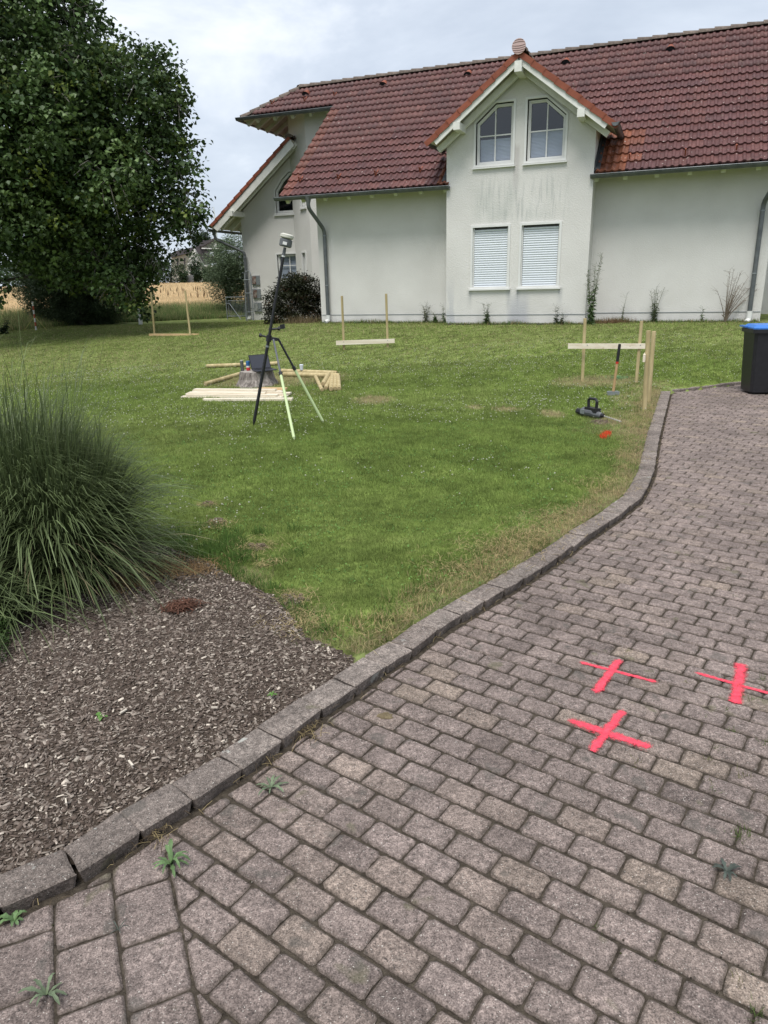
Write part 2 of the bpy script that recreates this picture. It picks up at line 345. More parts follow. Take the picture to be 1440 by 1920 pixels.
def roofmat(name, stuff):
    m, n, l, b = newmat(name); b.inputs['Roughness'].default_value = .62; b.inputs['Specular IOR Level'].default_value = .35
    if stuff: a = n.new('ShaderNodeAttribute'); a.attribute_name = 'col'; base = a.outputs['Color']
    else:
        a = n.new('ShaderNodeAttribute'); a.attribute_type = 'OBJECT'; a.attribute_name = 'tint'; base = a.outputs['Color']
    g = n.new('ShaderNodeNewGeometry'); cur = base
    for sc, det, lo, hi, a0, a1 in ((9, 5, .3, .7, .72, 1.28), (60, 3, .3, .7, .85, 1.15)):
        ns = n.new('ShaderNodeTexNoise'); ns.inputs['Scale'].default_value = sc; ns.inputs['Detail'].default_value = det; l.new(g.outputs['Position'], ns.inputs['Vector'])
        mr = n.new('ShaderNodeMapRange'); mr.inputs[1].default_value = lo; mr.inputs[2].default_value = hi; mr.inputs[3].default_value = a0; mr.inputs[4].default_value = a1; l.new(ns.outputs[0], mr.inputs[0])
        vm = n.new('ShaderNodeVectorMath'); vm.operation = 'SCALE'; l.new(cur, vm.inputs[0]); l.new(mr.outputs[0], vm.inputs['Scale']); cur = vm.outputs[0]
    for sc, thr, colr in ((14, .685, (.46, .40, .36)), (5, .68, (.13, .08, .062))):
        ns = n.new('ShaderNodeTexNoise'); ns.inputs['Scale'].default_value = sc; ns.inputs['Detail'].default_value = 3; l.new(g.outputs['Position'], ns.inputs['Vector'])
        mr = n.new('ShaderNodeMapRange'); mr.inputs[1].default_value = thr; mr.inputs[2].default_value = thr + .03; mr.inputs[4].default_value = .75; l.new(ns.outputs[0], mr.inputs[0])
        mi = n.new('ShaderNodeMix'); mi.data_type = 'RGBA'; l.new(mr.outputs[0], mi.inputs[0]); l.new(cur, mi.inputs[6]); mi.inputs[7].default_value = (*colr, 1); cur = mi.outputs[2]
    l.new(cur, b.inputs['Base Color']); return m
M_tile = roofmat('clay_tile', False); M_tileS = roofmat('clay_tile_field', True)
M_verge = mat('verge_tile_red', (.20, .058, .032), (.28, .085, .048), sc=7, rough=.65, objrnd=.12)
M_ridge = mat('weathered_ridge', (.085, .07, .058), (.19, .15, .125), sc=16, rough=.85, bump=.4, bsc=50, objrnd=.2)
def wallmat(name, stain):
    m, n, l, b = newmat(name); b.inputs['Roughness'].default_value = .92; b.inputs['Specular IOR Level'].default_value = .15
    t = n.new('ShaderNodeTexCoord'); P = t.outputs['Object']
    def noise(sc, det, st=(1, 1, 1)):
        mp = n.new('ShaderNodeMapping'); mp.inputs['Scale'].default_value = st; l.new(P, mp.inputs[0])
        ns = n.new('ShaderNodeTexNoise'); ns.inputs['Scale'].default_value = sc; ns.inputs['Detail'].default_value = det; l.new(mp.outputs[0], ns.inputs['Vector']); return ns.outputs[0]
    def mrange(v, a, b_, c, d):
        mr = n.new('ShaderNodeMapRange'); mr.interpolation_type = 'SMOOTHSTEP'; mr.inputs[1].default_value = a; mr.inputs[2].default_value = b_; mr.inputs[3].default_value = c; mr.inputs[4].default_value = d; l.new(v, mr.inputs[0]); return mr.outputs[0]
    def mth(op, a, b_):
        q = n.new('ShaderNodeMath'); q.operation = op
        for i, v in enumerate((a, b_)):
            if isinstance(v, (int, float)): q.inputs[i].default_value = v
            else: l.new(v, q.inputs[i])
        return q.outputs[0]
    cr = n.new('ShaderNodeValToRGB'); cr.color_ramp.elements[0].position = .3; cr.color_ramp.elements[1].position = .7
    cr.color_ramp.elements[0].color = (.60, .586, .556, 1); cr.color_ramp.elements[1].color = (.665, .652, .622, 1); l.new(noise(1.3, 5), cr.inputs[0]); cur = cr.outputs[0]
    sx = n.new('ShaderNodeSeparateXYZ'); l.new(P, sx.inputs[0]); X, Z = sx.outputs[0], sx.outputs[2]
    def blot(mask, col, amt):
        nonlocal cur
        mi = n.new('ShaderNodeMix'); mi.data_type = 'RGBA'; l.new(mth('MULTIPLY', mask, amt), mi.inputs[0]); l.new(cur, mi.inputs[6]); mi.inputs[7].default_value = (*col, 1); cur = mi.outputs[2]
    # splash dirt and algae near the ground
    low = mth('MULTIPLY', mrange(Z, .5, 1.15, 1, 0), mrange(noise(2.2, 4, (1.2, 1, .7)), .38, .62, 0, 1)); blot(low, (.42, .42, .40), .4)
    if stain:
        st = noise(7, 5, (2.6, 1, .22)); st = mrange(st, .5, .66, 0, 1)
        band = mth('MULTIPLY', mrange(Z, 2.75, 3.05, 0, 1), mrange(Z, 3.35, 4.1, 1, 0))
        lat = mth('MULTIPLY', mrange(X, -4.75, -4.35, 0, 1), mrange(X, -2.9, -2.2, 1, 0))
        blot(mth('MULTIPLY', mth('MULTIPLY', st, band), lat), (.36, .375, .36), .5)
        wide = mrange(noise(1.6, 4, (1.6, 1, .5)), .42, .62, 0, 1)
        blot(mth('MULTIPLY', mth('MULTIPLY', wide, band), lat), (.43, .45, .42), .5)
        for x0 in (-4.66, -3.72, -3.5, -2.52):       # drip marks under the sill ends
            col_ = mth('MULTIPLY', mrange(X, x0 - .1, x0, 0, 1), mrange(X, x0, x0 + .1, 1, 0))
            dr = mth('MULTIPLY', col_, mth('MULTIPLY', mrange(Z, .8, 1.35, 0, 1), mrange(Z, 1.36, 1.42, 1, 0)))
            blot(mth('MULTIPLY', dr, mrange(st, 0, 1, .5, 1)), (.30, .31, .32), .7)
        lf = mth('MULTIPLY', mrange(X, -5.25, -4.6, 1, 0), mrange(Z, .6, 1.9, 1, 0)); blot(mth('MULTIPLY', lf, mrange(noise(4, 4, (2, 1, .3)), .4, .65, 0, 1)), (.40, .41, .44), .7)
        mid = mth('MULTIPLY', mrange(X, -3.8, -3.6, 0, 1), mrange(X, -3.35, -3.15, 1, 0)); mid = mth('MULTIPLY', mid, mrange(Z, 1.5, .9, 0, 1)); blot(mth('MULTIPLY', mid, mrange(Z, 1.4, 1.5, 1, 0)), (.36, .37, .42), .55)
        up = mth('MULTIPLY', mrange(X, -3.72, -3.66, 0, 1), mrange(X, -3.6, -3.52, 1, 0)); blot(mth('MULTIPLY', up, mth('MULTIPLY', mrange(Z, 3.2, 4.0, 0, 1), mrange(Z, 4.35, 4.5, 1, 0))), (.40, .37, .36), .5)
    l.new(cur, b.inputs['Base Color'])
    bu = n.new('ShaderNodeBump'); bu.inputs['Strength'].default_value = .8; bu.inputs['Distance'].default_value = .012; l.new(noise(38, 5, (1, 1, 1.6)), bu.inputs['Height']); l.new(bu.outputs[0], b.inputs['Normal'])
    return m
M_wall = wallmat('render_wall', False); M_wallb = wallmat('render_wall_stained', True)
mg, n_, l_, b_ = newmat('window_glass'); n_.remove(b_)
tr = n_.new('ShaderNodeBsdfTransparent'); tr.inputs[0].default_value = (.72, .76, .8, 1); gl = n_.new('ShaderNodeBsdfGlossy'); gl.inputs['Roughness'].default_value = .03
fr = n_.new('ShaderNodeFresnel'); fr.inputs[0].default_value = 1.9; ms = n_.new('ShaderNodeMixShader'); l_.new(fr.outputs[0], ms.inputs[0]); l_.new(tr.outputs[0], ms.inputs[1]); l_.new(gl.outputs[0], ms.inputs[2]); l_.new(ms.outputs[0], n_['Material Output'].inputs[0]); M_glass = mg
M_blind = mat('pleated_blind', (.62, .64, .70), rough=.8)
M_slat = mat('shutter_slat', (.66, .70, .74), (.72, .76, .80), sc=3, rough=.5)
M_gap = mat('window_gap', (.10, .10, .105), rough=.8)
M_deck = mat('roof_boards', (.06, .05, .045), (.10, .08, .07), sc=4, rough=.9)
M_soff = mat('soffit_boards', (.50, .47, .38), (.62, .59, .50), sc=5, rough=.7)
#SECTION2
# ------------------------------------------------------------------ ground sheets
def grid(name, x0, x1, y0, y1, st, m, hfun, cfun, mask=None):
    xs = np.arange(x0, x1 + st, st); ys = np.arange(y0, y1 + st, st); X, Y = np.meshgrid(xs, ys); X = X.ravel(); Y = Y.ravel(); nx = len(xs)
    Z = hfun(X, Y); i = np.arange((len(ys) - 1) * (nx - 1)); r = i // (nx - 1); c = i % (nx - 1); a = r * nx + c
    F = np.stack([a, a + 1, a + nx + 1, a + nx], 1)
    if mask is not None:
        k = mask((X[F].mean(1)), (Y[F].mean(1))); F = F[k]
    o = fast(name, np.stack([X, Y, Z], 1), F, m, col=cfun(X, Y), smooth=True); return o
def lawn_h(x, y):
    z = gz(x, y) + .012 * (vn(x, y, 1.7) - .5)
    z = np.where(y > 9.3, np.minimum(z, .035 + .32 * np.maximum(0, dpoly(x, y, FE) - .06)), z)
    sunk = inpoly(x, y, DRIVE) | inpoly(x, y, KERBPOLY)
    bed = inpoly(x, y, BED)
    return np.where(sunk, -.10, np.where(bed, -.03, z))
lawn = grid('lawn', -17, 12, 0.2, 31, .13, M_lawn, lawn_h, lambda x, y: np.minimum(turf(x, y) * .82, np.array([.20, .24, .085])))
lawn['kind'] = 'structure'
far = grid('ground', -420, 420, -120, 700, 10, M_lawn, lambda x, y: np.where((y > 10) & (y < 30) & (abs(x) < 20), -1.2, np.where(y > 30, gz(x, np.minimum(y, 112)) - .12, -.35)), lambda x, y: np.tile(np.array([.08, .12, .035]), (len(x), 1)))
far['kind'] = 'structure'
def bed_h(x, y):
    return .016 + (.014 + .035 * vn(x, y, 1.6) + .012 * vn(x, y, 14)) * np.clip((dpoly(x, y, KF) - .13) / .22, 0, 1)
bed = grid('mulch_bed', -5.6, 0, .2, 5.2, .05, M_mulch, bed_h, lambda x, y: np.full((len(x), 3), .05), mask=lambda x, y: inpoly(x, y, KF[:i_end + 1] + BED[i_end + 1:]) & (dpoly(x, y, KF) > .06))
bed['kind'] = 'structure'

# ------------------------------------------------------------------ driveway
TH = rad(-36.6); DL = np.array([math.cos(TH), math.sin(TH)]); DS = np.array([-DL[1], DL[0]]); PA = np.array([-.0517, 1.5799]); BL, BW = .1535, .1005
def clip(poly, p, nrm):
    """keep the part of a convex polygon where (q-p).n >= 0"""
    r = []; k = len(poly)
    for i in range(k):
        a, b = poly[i], poly[(i + 1) % k]; da = (a[0] - p[0]) * nrm[0] + (a[1] - p[1]) * nrm[1]; db = (b[0] - p[0]) * nrm[0] + (b[1] - p[1]) * nrm[1]
        if da >= 0: r.append(a)
        if da * db < 0: t = da / (da - db); r.append((a[0] + (b[0] - a[0]) * t, a[1] + (b[1] - a[1]) * t))
    return r
def parea(p): return abs(sum(p[i][0] * p[(i + 1) % len(p)][1] - p[(i + 1) % len(p)][0] * p[i][1] for i in range(len(p)))) / 2
def stone(poly, z0, z1, gap, bev, cor, jit, r, fine=True, under=0):
    """a stone from a convex plan polygon (counter-clockwise): rounded corners, bevelled worn top edge"""
    k = len(poly)
    if sum((poly[(i + 1) % k][0] - poly[i][0]) * (poly[(i + 1) % k][1] + poly[i][1]) for i in range(k)) > 0: poly = poly[::-1]
    q = list(poly)
    for i in range(k):    # inset by half the joint
        a, b = poly[i], poly[(i + 1) % k]; L = math.dist(a, b)
        if L < 1e-4: continue
        nx, ny = -(b[1] - a[1]) / L, (b[0] - a[0]) / L; q = clip(q, (a[0] + nx * gap, a[1] + ny * gap), (nx, ny))
    if len(q) < 3 or parea(q) < 3e-4: return None
    o = []; k = len(q)
    for i in range(k):
        p, a, b = q[i], q[i - 1], q[(i + 1) % k]; la, lb = math.dist(p, a), math.dist(p, b)
        if la < .004 or lb < .004: o.append(p); continue
        ca, cb = min(cor, la * .4), min(cor, lb * .4)
        pa = (p[0] + (a[0] - p[0]) / la * ca, p[1] + (a[1] - p[1]) / la * ca); pb = (p[0] + (b[0] - p[0]) / lb * cb, p[1] + (b[1] - p[1]) / lb * cb)
        o.append(pa)
        if fine: o.append(((pa[0] + pb[0]) / 2 * .62 + p[0] * .38, (pa[1] + pb[1]) / 2 * .62 + p[1] * .38))
        o.append(pb)
        if fine and lb > .07: o.append(((p[0] + b[0]) / 2, (p[1] + b[1]) / 2))
    o = [(x + r.uniform(-jit, jit), y + r.uniform(-jit, jit)) for x, y in o]
    cxx = sum(p[0] for p in o) / len(o); cyy = sum(p[1] for p in o) / len(o); n = len(o); vs = []
    for x, y in o: q_ = under / (math.hypot(x - cxx, y - cyy) or 1); vs.append((x + (cxx - x) * q_, y + (cyy - y) * q_, z0))
    for x, y in o: vs.append((x, y, z1 - bev * r.uniform(.75, 1.3)))
    for x, y in o:
        d = math.hypot(x - cxx, y - cyy) or 1; t = min(.4, bev * 1.7 / d); vs.append((x + (cxx - x) * t, y + (cyy - y) * t, z1 + r.uniform(-.0008, .0008)))
    vs.append((cxx, cyy, z1 + .0005))
    fs = [(i, (i + 1) % n, (i + 1) % n + n, i + n) for i in range(n)] + [(i + n, (i + 1) % n + n, (i + 1) % n + 2 * n, i + 2 * n) for i in range(n)] + [(i + 2 * n, (i + 1) % n + 2 * n, 3 * n) for i in range(n)]
    return vs, fs
def edge_attr(me, counts=None):
    """1 on the grimy sides and arris of a stone, 0 on its top"""
    vals = []
    for k in (counts or [len(me.vertices)]): n = (k - 1) // 3; vals += [1.0] * (2 * n) + [0.0] * (k - 2 * n)
    a = me.attributes.new('edge', 'FLOAT', 'POINT'); a.data.foreach_set('value', vals)
drv = Geo(); drv.v = [(x, y, -.0085) for x, y in [(p[0] - .03, p[1] + .01) for p in KF] + FE + [(9.5, -1.5), (-1.98, -1.5)]]
tess = tessellate_polygon([[Vector(p) for p in drv.v]]); drv.f = [tuple(t) for t in tess]
driveway = drv.build('driveway', M_sand); driveway['kind'] = 'structure'
SEAM = ((-.638, 1.619), (-.446, 1.187)); sdx, sdy = SEAM[1][0] - SEAM[0][0], SEAM[1][1] - SEAM[0][1]; sl = math.hypot(sdx, sdy); SD = (sdx / sl, sdy / sl); SN = (-SD[1], SD[0])  # SN points to the field side (+x)
if SN[0] < 0: SN = (-SN[0], -SN[1])
cands = []   # (polygon, centre, rect?)
KC = [((a[0] + b[0]) / 2, (a[1] + b[1]) / 2, a, b) for a, b in zip(KF[:-1], KF[1:])]
EC = [((a[0] + b[0]) / 2, (a[1] + b[1]) / 2, a, b) for a, b in zip(FE[:-1], FE[1:])]
def kerbclip(poly, c):
    best = sorted(KC, key=lambda q: (q[0] - c[0]) ** 2 + (q[1] - c[1]) ** 2)[:2]
    for q in best[:1]:
        a, b = q[2], q[3]; L = math.dist(a, b); poly = clip(poly, (a[0] + (b[1] - a[1]) / L * .012, a[1] - (b[0] - a[0]) / L * .012), ((b[1] - a[1]) / L, -(b[0] - a[0]) / L))
        if len(poly) < 3: return poly
    if c[1] > 9.4:
        q = min(EC, key=lambda q: (q[0] - c[0]) ** 2 + (q[1] - c[1]) ** 2); a, b = q[2], q[3]; L = math.dist(a, b); poly = clip(poly, (a[0], a[1]), ((b[1] - a[1]) / L, -(b[0] - a[0]) / L))
    return poly
rr = random.Random(5)
for j in range(-40, 125):
    rowoff = .5 * (j % 2 == 0) + rr.uniform(-.09, .09) + .14
    for i in range(-80, 90):
        c = PA + DL * (i + rowoff + .5) * BL + DS * (j + .5) * BW
        x, y = float(c[0]), float(c[1])
        if y < .75 or y > 13 or not view(x, y, .45): continue
        if not inpoly([x], [y], DRIVE)[0] and min((x - q[0]) ** 2 + (y - q[1]) ** 2 for q in KC) > .012: continue
        P = []
        for a, b in ((-1, -1), (1, -1), (1, 1), (-1, 1)): q = c + DL * a * (BL / 2 + .0006) + DS * b * (BW / 2 - .0012); P.append((float(q[0]), float(q[1])))
        full = P; P = kerbclip(P, (x, y))
        if len(P) >= 3 and x < .2 and y < 1.75: P = clip(P, SEAM[0], SN)
        if len(P) < 3 or parea(P) < .0011: continue
        cands.append((P, (x, y), abs(parea(P) - (BL + .0012) * (BW - .0024)) < 1e-6))
# the ring course of bigger stones beside the seam
RA = SD; RB = (-SN[0], -SN[1])
for i in range(0, 9):
    for j in range(-4, 12):
        wdt = .153; hgt = .185
        off = (.1 if i % 2 else .0) + .02 * i
        a0 = j * hgt + off - .18; b0 = i * wdt
        P = [(SEAM[0][0] + RA[0] * a + RB[0] * b, SEAM[0][1] + RA[1] * a + RB[1] * b) for a, b in ((a0, b0), (a0 + hgt, b0), (a0 + hgt, b0 + wdt), (a0, b0 + wdt))]
        c = (sum(p[0] for p in P) / 4, sum(p[1] for p in P) / 4)
        if c[1] < .7 or not view(c[0], c[1], .4): continue
        if not inpoly([c[0]], [c[1]], DRIVE)[0] and min((c[0] - q[0]) ** 2 + (c[1] - q[1]) ** 2 for q in KC) > .03: continue
        P = kerbclip(P, c)
        if len(P) < 3 or parea(P) < .0015: continue
        cands.append((P, c, False))
cands.sort(key=lambda q: q[1][0] ** 2 + q[1][1] ** 2)
vis = lambda c: view(c[0], c[1], .02) and c[1] > 1.12
nearc = [q for q in cands if vis(q[1])][:296]; ids = set(id(q) for q in nearc); restc = [q for q in cands if id(q) not in ids]
variants = []
for k in range(9):
    hx_, hy_ = BL / 2 + .0006, BW / 2 - .0012; P = [(-hx_, -hy_), (hx_, -hy_), (hx_, hy_), (-hx_, hy_)]
    vs, fs = stone(P, -.03, 0, .0028, .0062, .012, .0022, rr); g = Geo(); g.v, g.f = vs, fs
    o = g.build('paver', M_pav, smooth=False); edge_attr(o.data); variants.append(o.data); bpy.data.objects.remove(o)
for P, c, full in nearc:
    z = rr.uniform(-.0018, .0018)
    if full:
        o = inst(rr.choice(variants), 'paver', driveway, (c[0], c[1], z), (rr.uniform(-.008, .008), rr.uniform(-.008, .008), TH + rr.uniform(-.012, .012) + (math.pi if rr.random() < .5 else 0)))
    else:
        s = stone([(p[0] - c[0], p[1] - c[1]) for p in P], -.03, 0, .0028, .006, .011, .002, rr)
        if s is None: continue
        g = Geo(); g.v, g.f = s; o = g.build('paver', M_pav, driveway); edge_attr(o.data); o.location = (c[0], c[1], z)
V, Fq, Ft, R = [], [], [], []
gS = Geo(); rndv = []; cnts = []
for P, c, full in restc:
    s = stone(P, -.02, rr.uniform(-.0018, .0018), .0024, .0065, (.010 if c[1] < 4 else .004), .0016, rr, fine=c[1] < 4.5)
    if s is None: continue
    k = len(gS.v); gS.add(*s); cnts.append(len(s[0])); rndv += [rr.random()] * (len(gS.v) - k)
pf = gS.build('paver_field', M_pavS, driveway, kind='stuff', fix=False)
edge_attr(pf.data, cnts); a = pf.data.attributes.new('rnd', 'FLOAT', 'POINT'); a.data.foreach_set('value', rndv)
# raised kerb of laid blocks
kg = Geo()
for a, b, c, d in zip(KF[:-1], KF[1:], KB[1:], KB[:-1]): kg.add([(*a, -.06), (*b, -.06), (*c, .02), (*d, .02)], [(0, 1, 2, 3)])
kerb = kg.build('kerb', M_sand); kerb['kind'] = 'structure'
for i in range(len(KF) - 1):
    P = [KF[i], KF[i + 1], KB[i + 1], KB[i]]; c = (sum(p[0] for p in P) / 4, sum(p[1] for p in P) / 4); z = .045 + rr.uniform(-.003, .003)
    s = stone([((p[0] - c[0]) + rr.uniform(-.003, .003), (p[1] - c[1]) + rr.uniform(-.004, .004)) for p in P], -.09, 0, .0022, .005, .008, .0032, rr, under=.022)
    if s:
        g = Geo(); g.v, g.f = s; o = g.build('kerb_stone', M_kerb, kerb); edge_attr(o.data); a_ = o.data.attributes['edge']; nn_ = (len(o.data.vertices) - 1) // 3; a_.data.foreach_set('value', [.8] * nn_ + [.25] * nn_ + [0.] * (nn_ + 1)); o.location = (c[0], c[1], z); o.rotation_euler = (rr.uniform(-.02, .02), rr.uniform(-.02, .02), 0)
FE2 = resample([FE[0]] + FE[1:], .24, 0); FB = offset(FE2, .08)
for i in range(len(FE2) - 1):
    P = [FE2[i], FE2[i + 1], FB[i + 1], FB[i]]; c = (sum(p[0] for p in P) / 4, sum(p[1] for p in P) / 4)
    s = stone([((p[0] - c[0]), (p[1] - c[1])) for p in P], -.1, 0, .004, .008, .01, .003, rr, fine=False)
    if s:
        zz = float(gz(c[0], c[1])); g = Geo(); g.v, g.f = s; o = g.build('edging_stone', M_kerb, kerb); o.location = (c[0], c[1], .035 + rr.uniform(-.006, .006))

# sprayed marks: a thin skin draped over the stones and into the joints
def sheet_z(x, y):
    d = np.array([x, y]) - PA; a = d @ DL / BL; b = d @ DS / BW; fb = abs(b - round(b)) * BW
    return .0035 - .007 * max(0, 1 - fb / .006)
def stroke(g, p, q, wd, seed):
    r = random.Random(seed); L = math.dist(p, q); dx, dy = (q[0] - p[0]) / L, (q[1] - p[1]) / L; wd = wd * 1.6; n = int(L / .004); m = max(6, int(wd / .004)); rows = []; fd = []
    l0, l1 = wd / 2, wd / 2
    for i in range(n + 1):
        t = i / n; l0 = .8 * l0 + .2 * (wd / 2 * r.uniform(.75, 1.2)); l1 = .8 * l1 + .2 * (wd / 2 * r.uniform(.75, 1.2)); en = min(1, (min(t, 1 - t) * L / (wd * .45) + .25)) ** .5
        row = []
        for j in range(m + 1):
            s_ = (-l0 + (l0 + l1) * j / m) * en + (r.uniform(-.0015, .0015) if j in (0, m) else 0)
            x = p[0] + dx * L * t - dy * s_; y = p[1] + dy * L * t + dx * s_; row.append((x, y, sheet_z(x, y))); fd.append(min(1.3, 2.6 * min(j / m, 1 - j / m)) * min(1, 12 * min(t, 1 - t)))
        rows.append(row)
    o = len(g.v); g.fade = getattr(g, 'fade', []) + fd
    for row in rows: g.v += row
    for i in range(n):
        for j in range(m):
            a = o + i * (m + 1) + j
            g.f.append((a, a + 1, a + m + 2, a + m + 1))
M_paint = mat('marking_paint', (.74, .05, .085), (.84, .095, .135), sc=60, rough=.75, spec=.2, coord='World')
n_, l_ = M_paint.node_tree.nodes, M_paint.node_tree.links; a_ = n_.new('ShaderNodeAttribute'); a_.attribute_name = 'fade'; g_ = n_.new('ShaderNodeNewGeometry')
def _nz(sc, lo, hi, a0, a1):
    q = n_.new('ShaderNodeTexNoise'); q.inputs['Scale'].default_value = sc; q.inputs['Detail'].default_value = 3; l_.new(g_.outputs['Position'], q.inputs['Vector']); r = n_.new('ShaderNodeMapRange'); r.clamp = True; r.inputs[1].default_value = lo; r.inputs[2].default_value = hi; r.inputs[3].default_value = a0; r.inputs[4].default_value = a1; l_.new(q.outputs[0], r.inputs[0]); return r.outputs[0]
def _m(op, a, b, clampit=False):
    q = n_.new('ShaderNodeMath'); q.operation = op; q.use_clamp = clampit
    for i, v in enumerate((a, b)):
        if isinstance(v, float): q.inputs[i].default_value = v
        else: l_.new(v, q.inputs[i])
    return q.outputs[0]
al_ = _m('ADD', _m('ADD', a_.outputs['Fac'], _nz(420, .3, .7, -.55, .55)), _nz(28, .3, .7, -.28, .18)); al_ = _m('MULTIPLY', _m('SUBTRACT', al_, .42), 5.0, True); l_.new(al_, n_['Principled BSDF'].inputs['Alpha'])
for lab, strokes in (('thin red sprayed cross on the paving, upper left of the three', [((1082, 1241), (1236, 1281), .021), ((1163, 1236), (1114, 1302), .034)]),
                     ('red sprayed cross cut by the right edge, weeds sprouting beside it', [((1300, 1261), (1452, 1304), .020), ((1391, 1243), (1378, 1323), .042)]),
                     ('bold thick red sprayed cross on the paving, nearest of the three', [((1062, 1350), (1226, 1405), .038), ((1169, 1330), (1108, 1412), .032)])):
    g = Geo()
    for i, (p, q, wd) in enumerate(strokes): 
        k0 = len(g.v); stroke(g, G0(*p), G0(*q), wd, len(lab) + i)
        if i: g.v[k0:] = [(a, b, c + .0006) for a, b, c in g.v[k0:]]
    o = g.build('sprayed_cross', M_paint, fix=False); at_ = o.data.attributes.new('fade', 'FLOAT', 'POINT'); at_.data.foreach_set('value', g.fade); tag(o, lab, 'paint mark', 'red crosses sprayed on the driveway')

# ------------------------------------------------------------------ house
HOUSE = thing('house', 'white rendered house with red tiled roof and a gabled bay facing the lawn', 'house', (-UY * HD, UX * HD, 0), rad(-22))
RS = rad(38); TS, CS, SS = math.tan(RS), math.cos(RS), math.sin(RS)
def RP(u, s, h=0): return Vector((u, -.6 + s * CS - h * SS, 3.75 + s * SS + h * CS))     # point on the main roof slope, h above it
def pane_poly(o, v): return [(x, v, z) for x, z in o]
UWL = [(-4.61, 4.05), (-4.61, 4.98), (-4.14, 5.36), (-3.67, 5.36), (-3.67, 4.05)]
UWR = [(-3.46, 4.05), (-3.46, 5.36), (-2.99, 5.36), (-2.53, 4.97), (-2.53, 4.05)]
SHL = [(-4.65, 1.40), (-4.65, 2.82), (-3.71, 2.82), (-3.71, 1.40)]
SHR = [(-3.50, 1.40), (-3.50, 2.82), (-2.55, 2.82), (-2.55, 1.40)]
GWP = [(-12.52, 3.80), (-12.52, 4.52), (-12.25, 4.86), (-11.95, 5.09), (-11.72, 5.09), (-11.72, 3.80)]
GWL = [(-12.60, 1.68), (-12.60, 2.62), (-11.72, 2.62), (-11.72, 1.68)]
def wall_with_holes(g, outer, holes, O, X, thick, rev=.14):
    """front skin with real openings; outer, holes in (a,z); O origin, X unit dir along the wall; inner normal = rotate"""
    X = Vector(X); Nn = Vector((-X.y, X.x, 0))
    P3 = lambda a, z, d=0: Vector(O) + X * a + Nn * d + Vector((0, 0, z))
    loops = [outer] + holes; flat = [p for L_ in loops for p in L_]; tri = tessellate_polygon([[Vector((a, z, 0)) for a, z in L_] for L_ in loops])
    g.add([P3(*p) for p in flat], [tuple(t) for t in tri])
    k = len(outer); g.add([P3(*p) for p in outer] + [P3(*p, thick) for p in outer], [(i, (i + 1) % k, (i + 1) % k + k, i + k) for i in range(k)])
    for h in holes:
        k = len(h); g.add([P3(*p) for p in h] + [P3(*p, rev) for p in h], [(i, (i + 1) % k, (i + 1) % k + k, i + k) for i in range(k)])
def inset(P, d):
    k = len(P); q = list(P); ar = sum(P[i][0] * P[(i + 1) % k][1] - P[(i + 1) % k][0] * P[i][1] for i in range(k)); sg = 1 if ar > 0 else -1
    for i in range(k):
        a, b = P[i], P[(i + 1) % k]; L = math.dist(a, b); nx, ny = -(b[1] - a[1]) / L * sg, (b[0] - a[0]) / L * sg; q = clip(q, (a[0] + nx * d, a[1] + ny * d), (nx, ny))
    return q
def insetp(P, d):
    """inset keeping vertex correspondence"""
    k = len(P); ar = sum(P[i][0] * P[(i + 1) % k][1] - P[(i + 1) % k][0] * P[i][1] for i in range(k)); sg = 1 if ar > 0 else -1; r = []
    for i in range(k):
        p, a, b = P[i], P[i - 1], P[(i + 1) % k]
        d1 = ((p[0] - a[0]), (p[1] - a[1])); d2 = ((b[0] - p[0]), (b[1] - p[1])); l1, l2 = math.hypot(*d1), math.hypot(*d2)
        n1 = (-d1[1] / l1 * sg, d1[0] / l1 * sg); n2 = (-d2[1] / l2 * sg, d2[0] / l2 * sg); kx = 1 + n1[0] * n2[0] + n1[1] * n2[1]
        r.append((p[0] + (n1[0] + n2[0]) / kx * d, p[1] + (n1[1] + n2[1]) / kx * d))
    return r
def ring(g, P, d, y0, y1, O=(0, 0, 0), X=(1, 0, 0)):
    """frame of width d along polygon P between depths y0 and y1"""
    X = Vector(X); Nn = Vector((-X.y, X.x, 0)); Q = insetp(P, d); k = len(P); vs = []
    for (LL, y) in ((P, y0), (Q, y0), (P, y1), (Q, y1)): vs += [Vector(O) + X * a + Nn * y + Vector((0, 0, z)) for a, z in LL]
    fs = []
    for i in range(k):
        j = (i + 1) % k; fs += [(i, j, j + k, i + k), (i + 2 * k, i + 3 * k, j + 3 * k, j + 2 * k), (i, i + 2 * k, j + 2 * k, j), (i + k, j + k, j + 3 * k, i + 3 * k)]
    g.add(vs, fs); return Q
# walls
BV = -.6
wg = Geo()
wg.prism([(-8.96, 0, .2), (1.73, 0, .2), (1.73, 0, 4.06), (-8.96, 0, 4.06)], (0, .3, 0))
wg.prism([(-8.96, .3, .2), (-8.96, 3.2, .2), (-8.96, 3.2, 6.1), (-8.96, .3, 4.2)], (.3, 0, 0))
wg.prism([(1.43, .3, .2), (1.43, 9.0, .2), (1.43, 9.0, 5.1), (1.43, 3.95, 7.0), (1.43, .3, 4.2)], (.3, 0, 0))
wg.prism([(-10.88, 3.35, .2), (-8.70, 3.35, .2), (-8.70, 3.35, 6.62), (-10.88, 3.35, 6.62)], (0, .25, 0))
AX = Vector((.97, -.75, 0)).normalized(); AL = math.hypot(.97, .75)
AW1 = [(.62, 3.90), (.62, 4.75), (1.02, 4.75), (1.02, 3.90)]; AW2 = [(.50, 1.55), (.50, 2.62), (.84, 2.62), (.84, 1.55)]
wall_with_holes(wg, [(0, .2), (AL, .2), (AL, 6.6), (0, 6.75)], [AW1, AW2], (-11.85, 4.10, 0), AX, .2, .12)
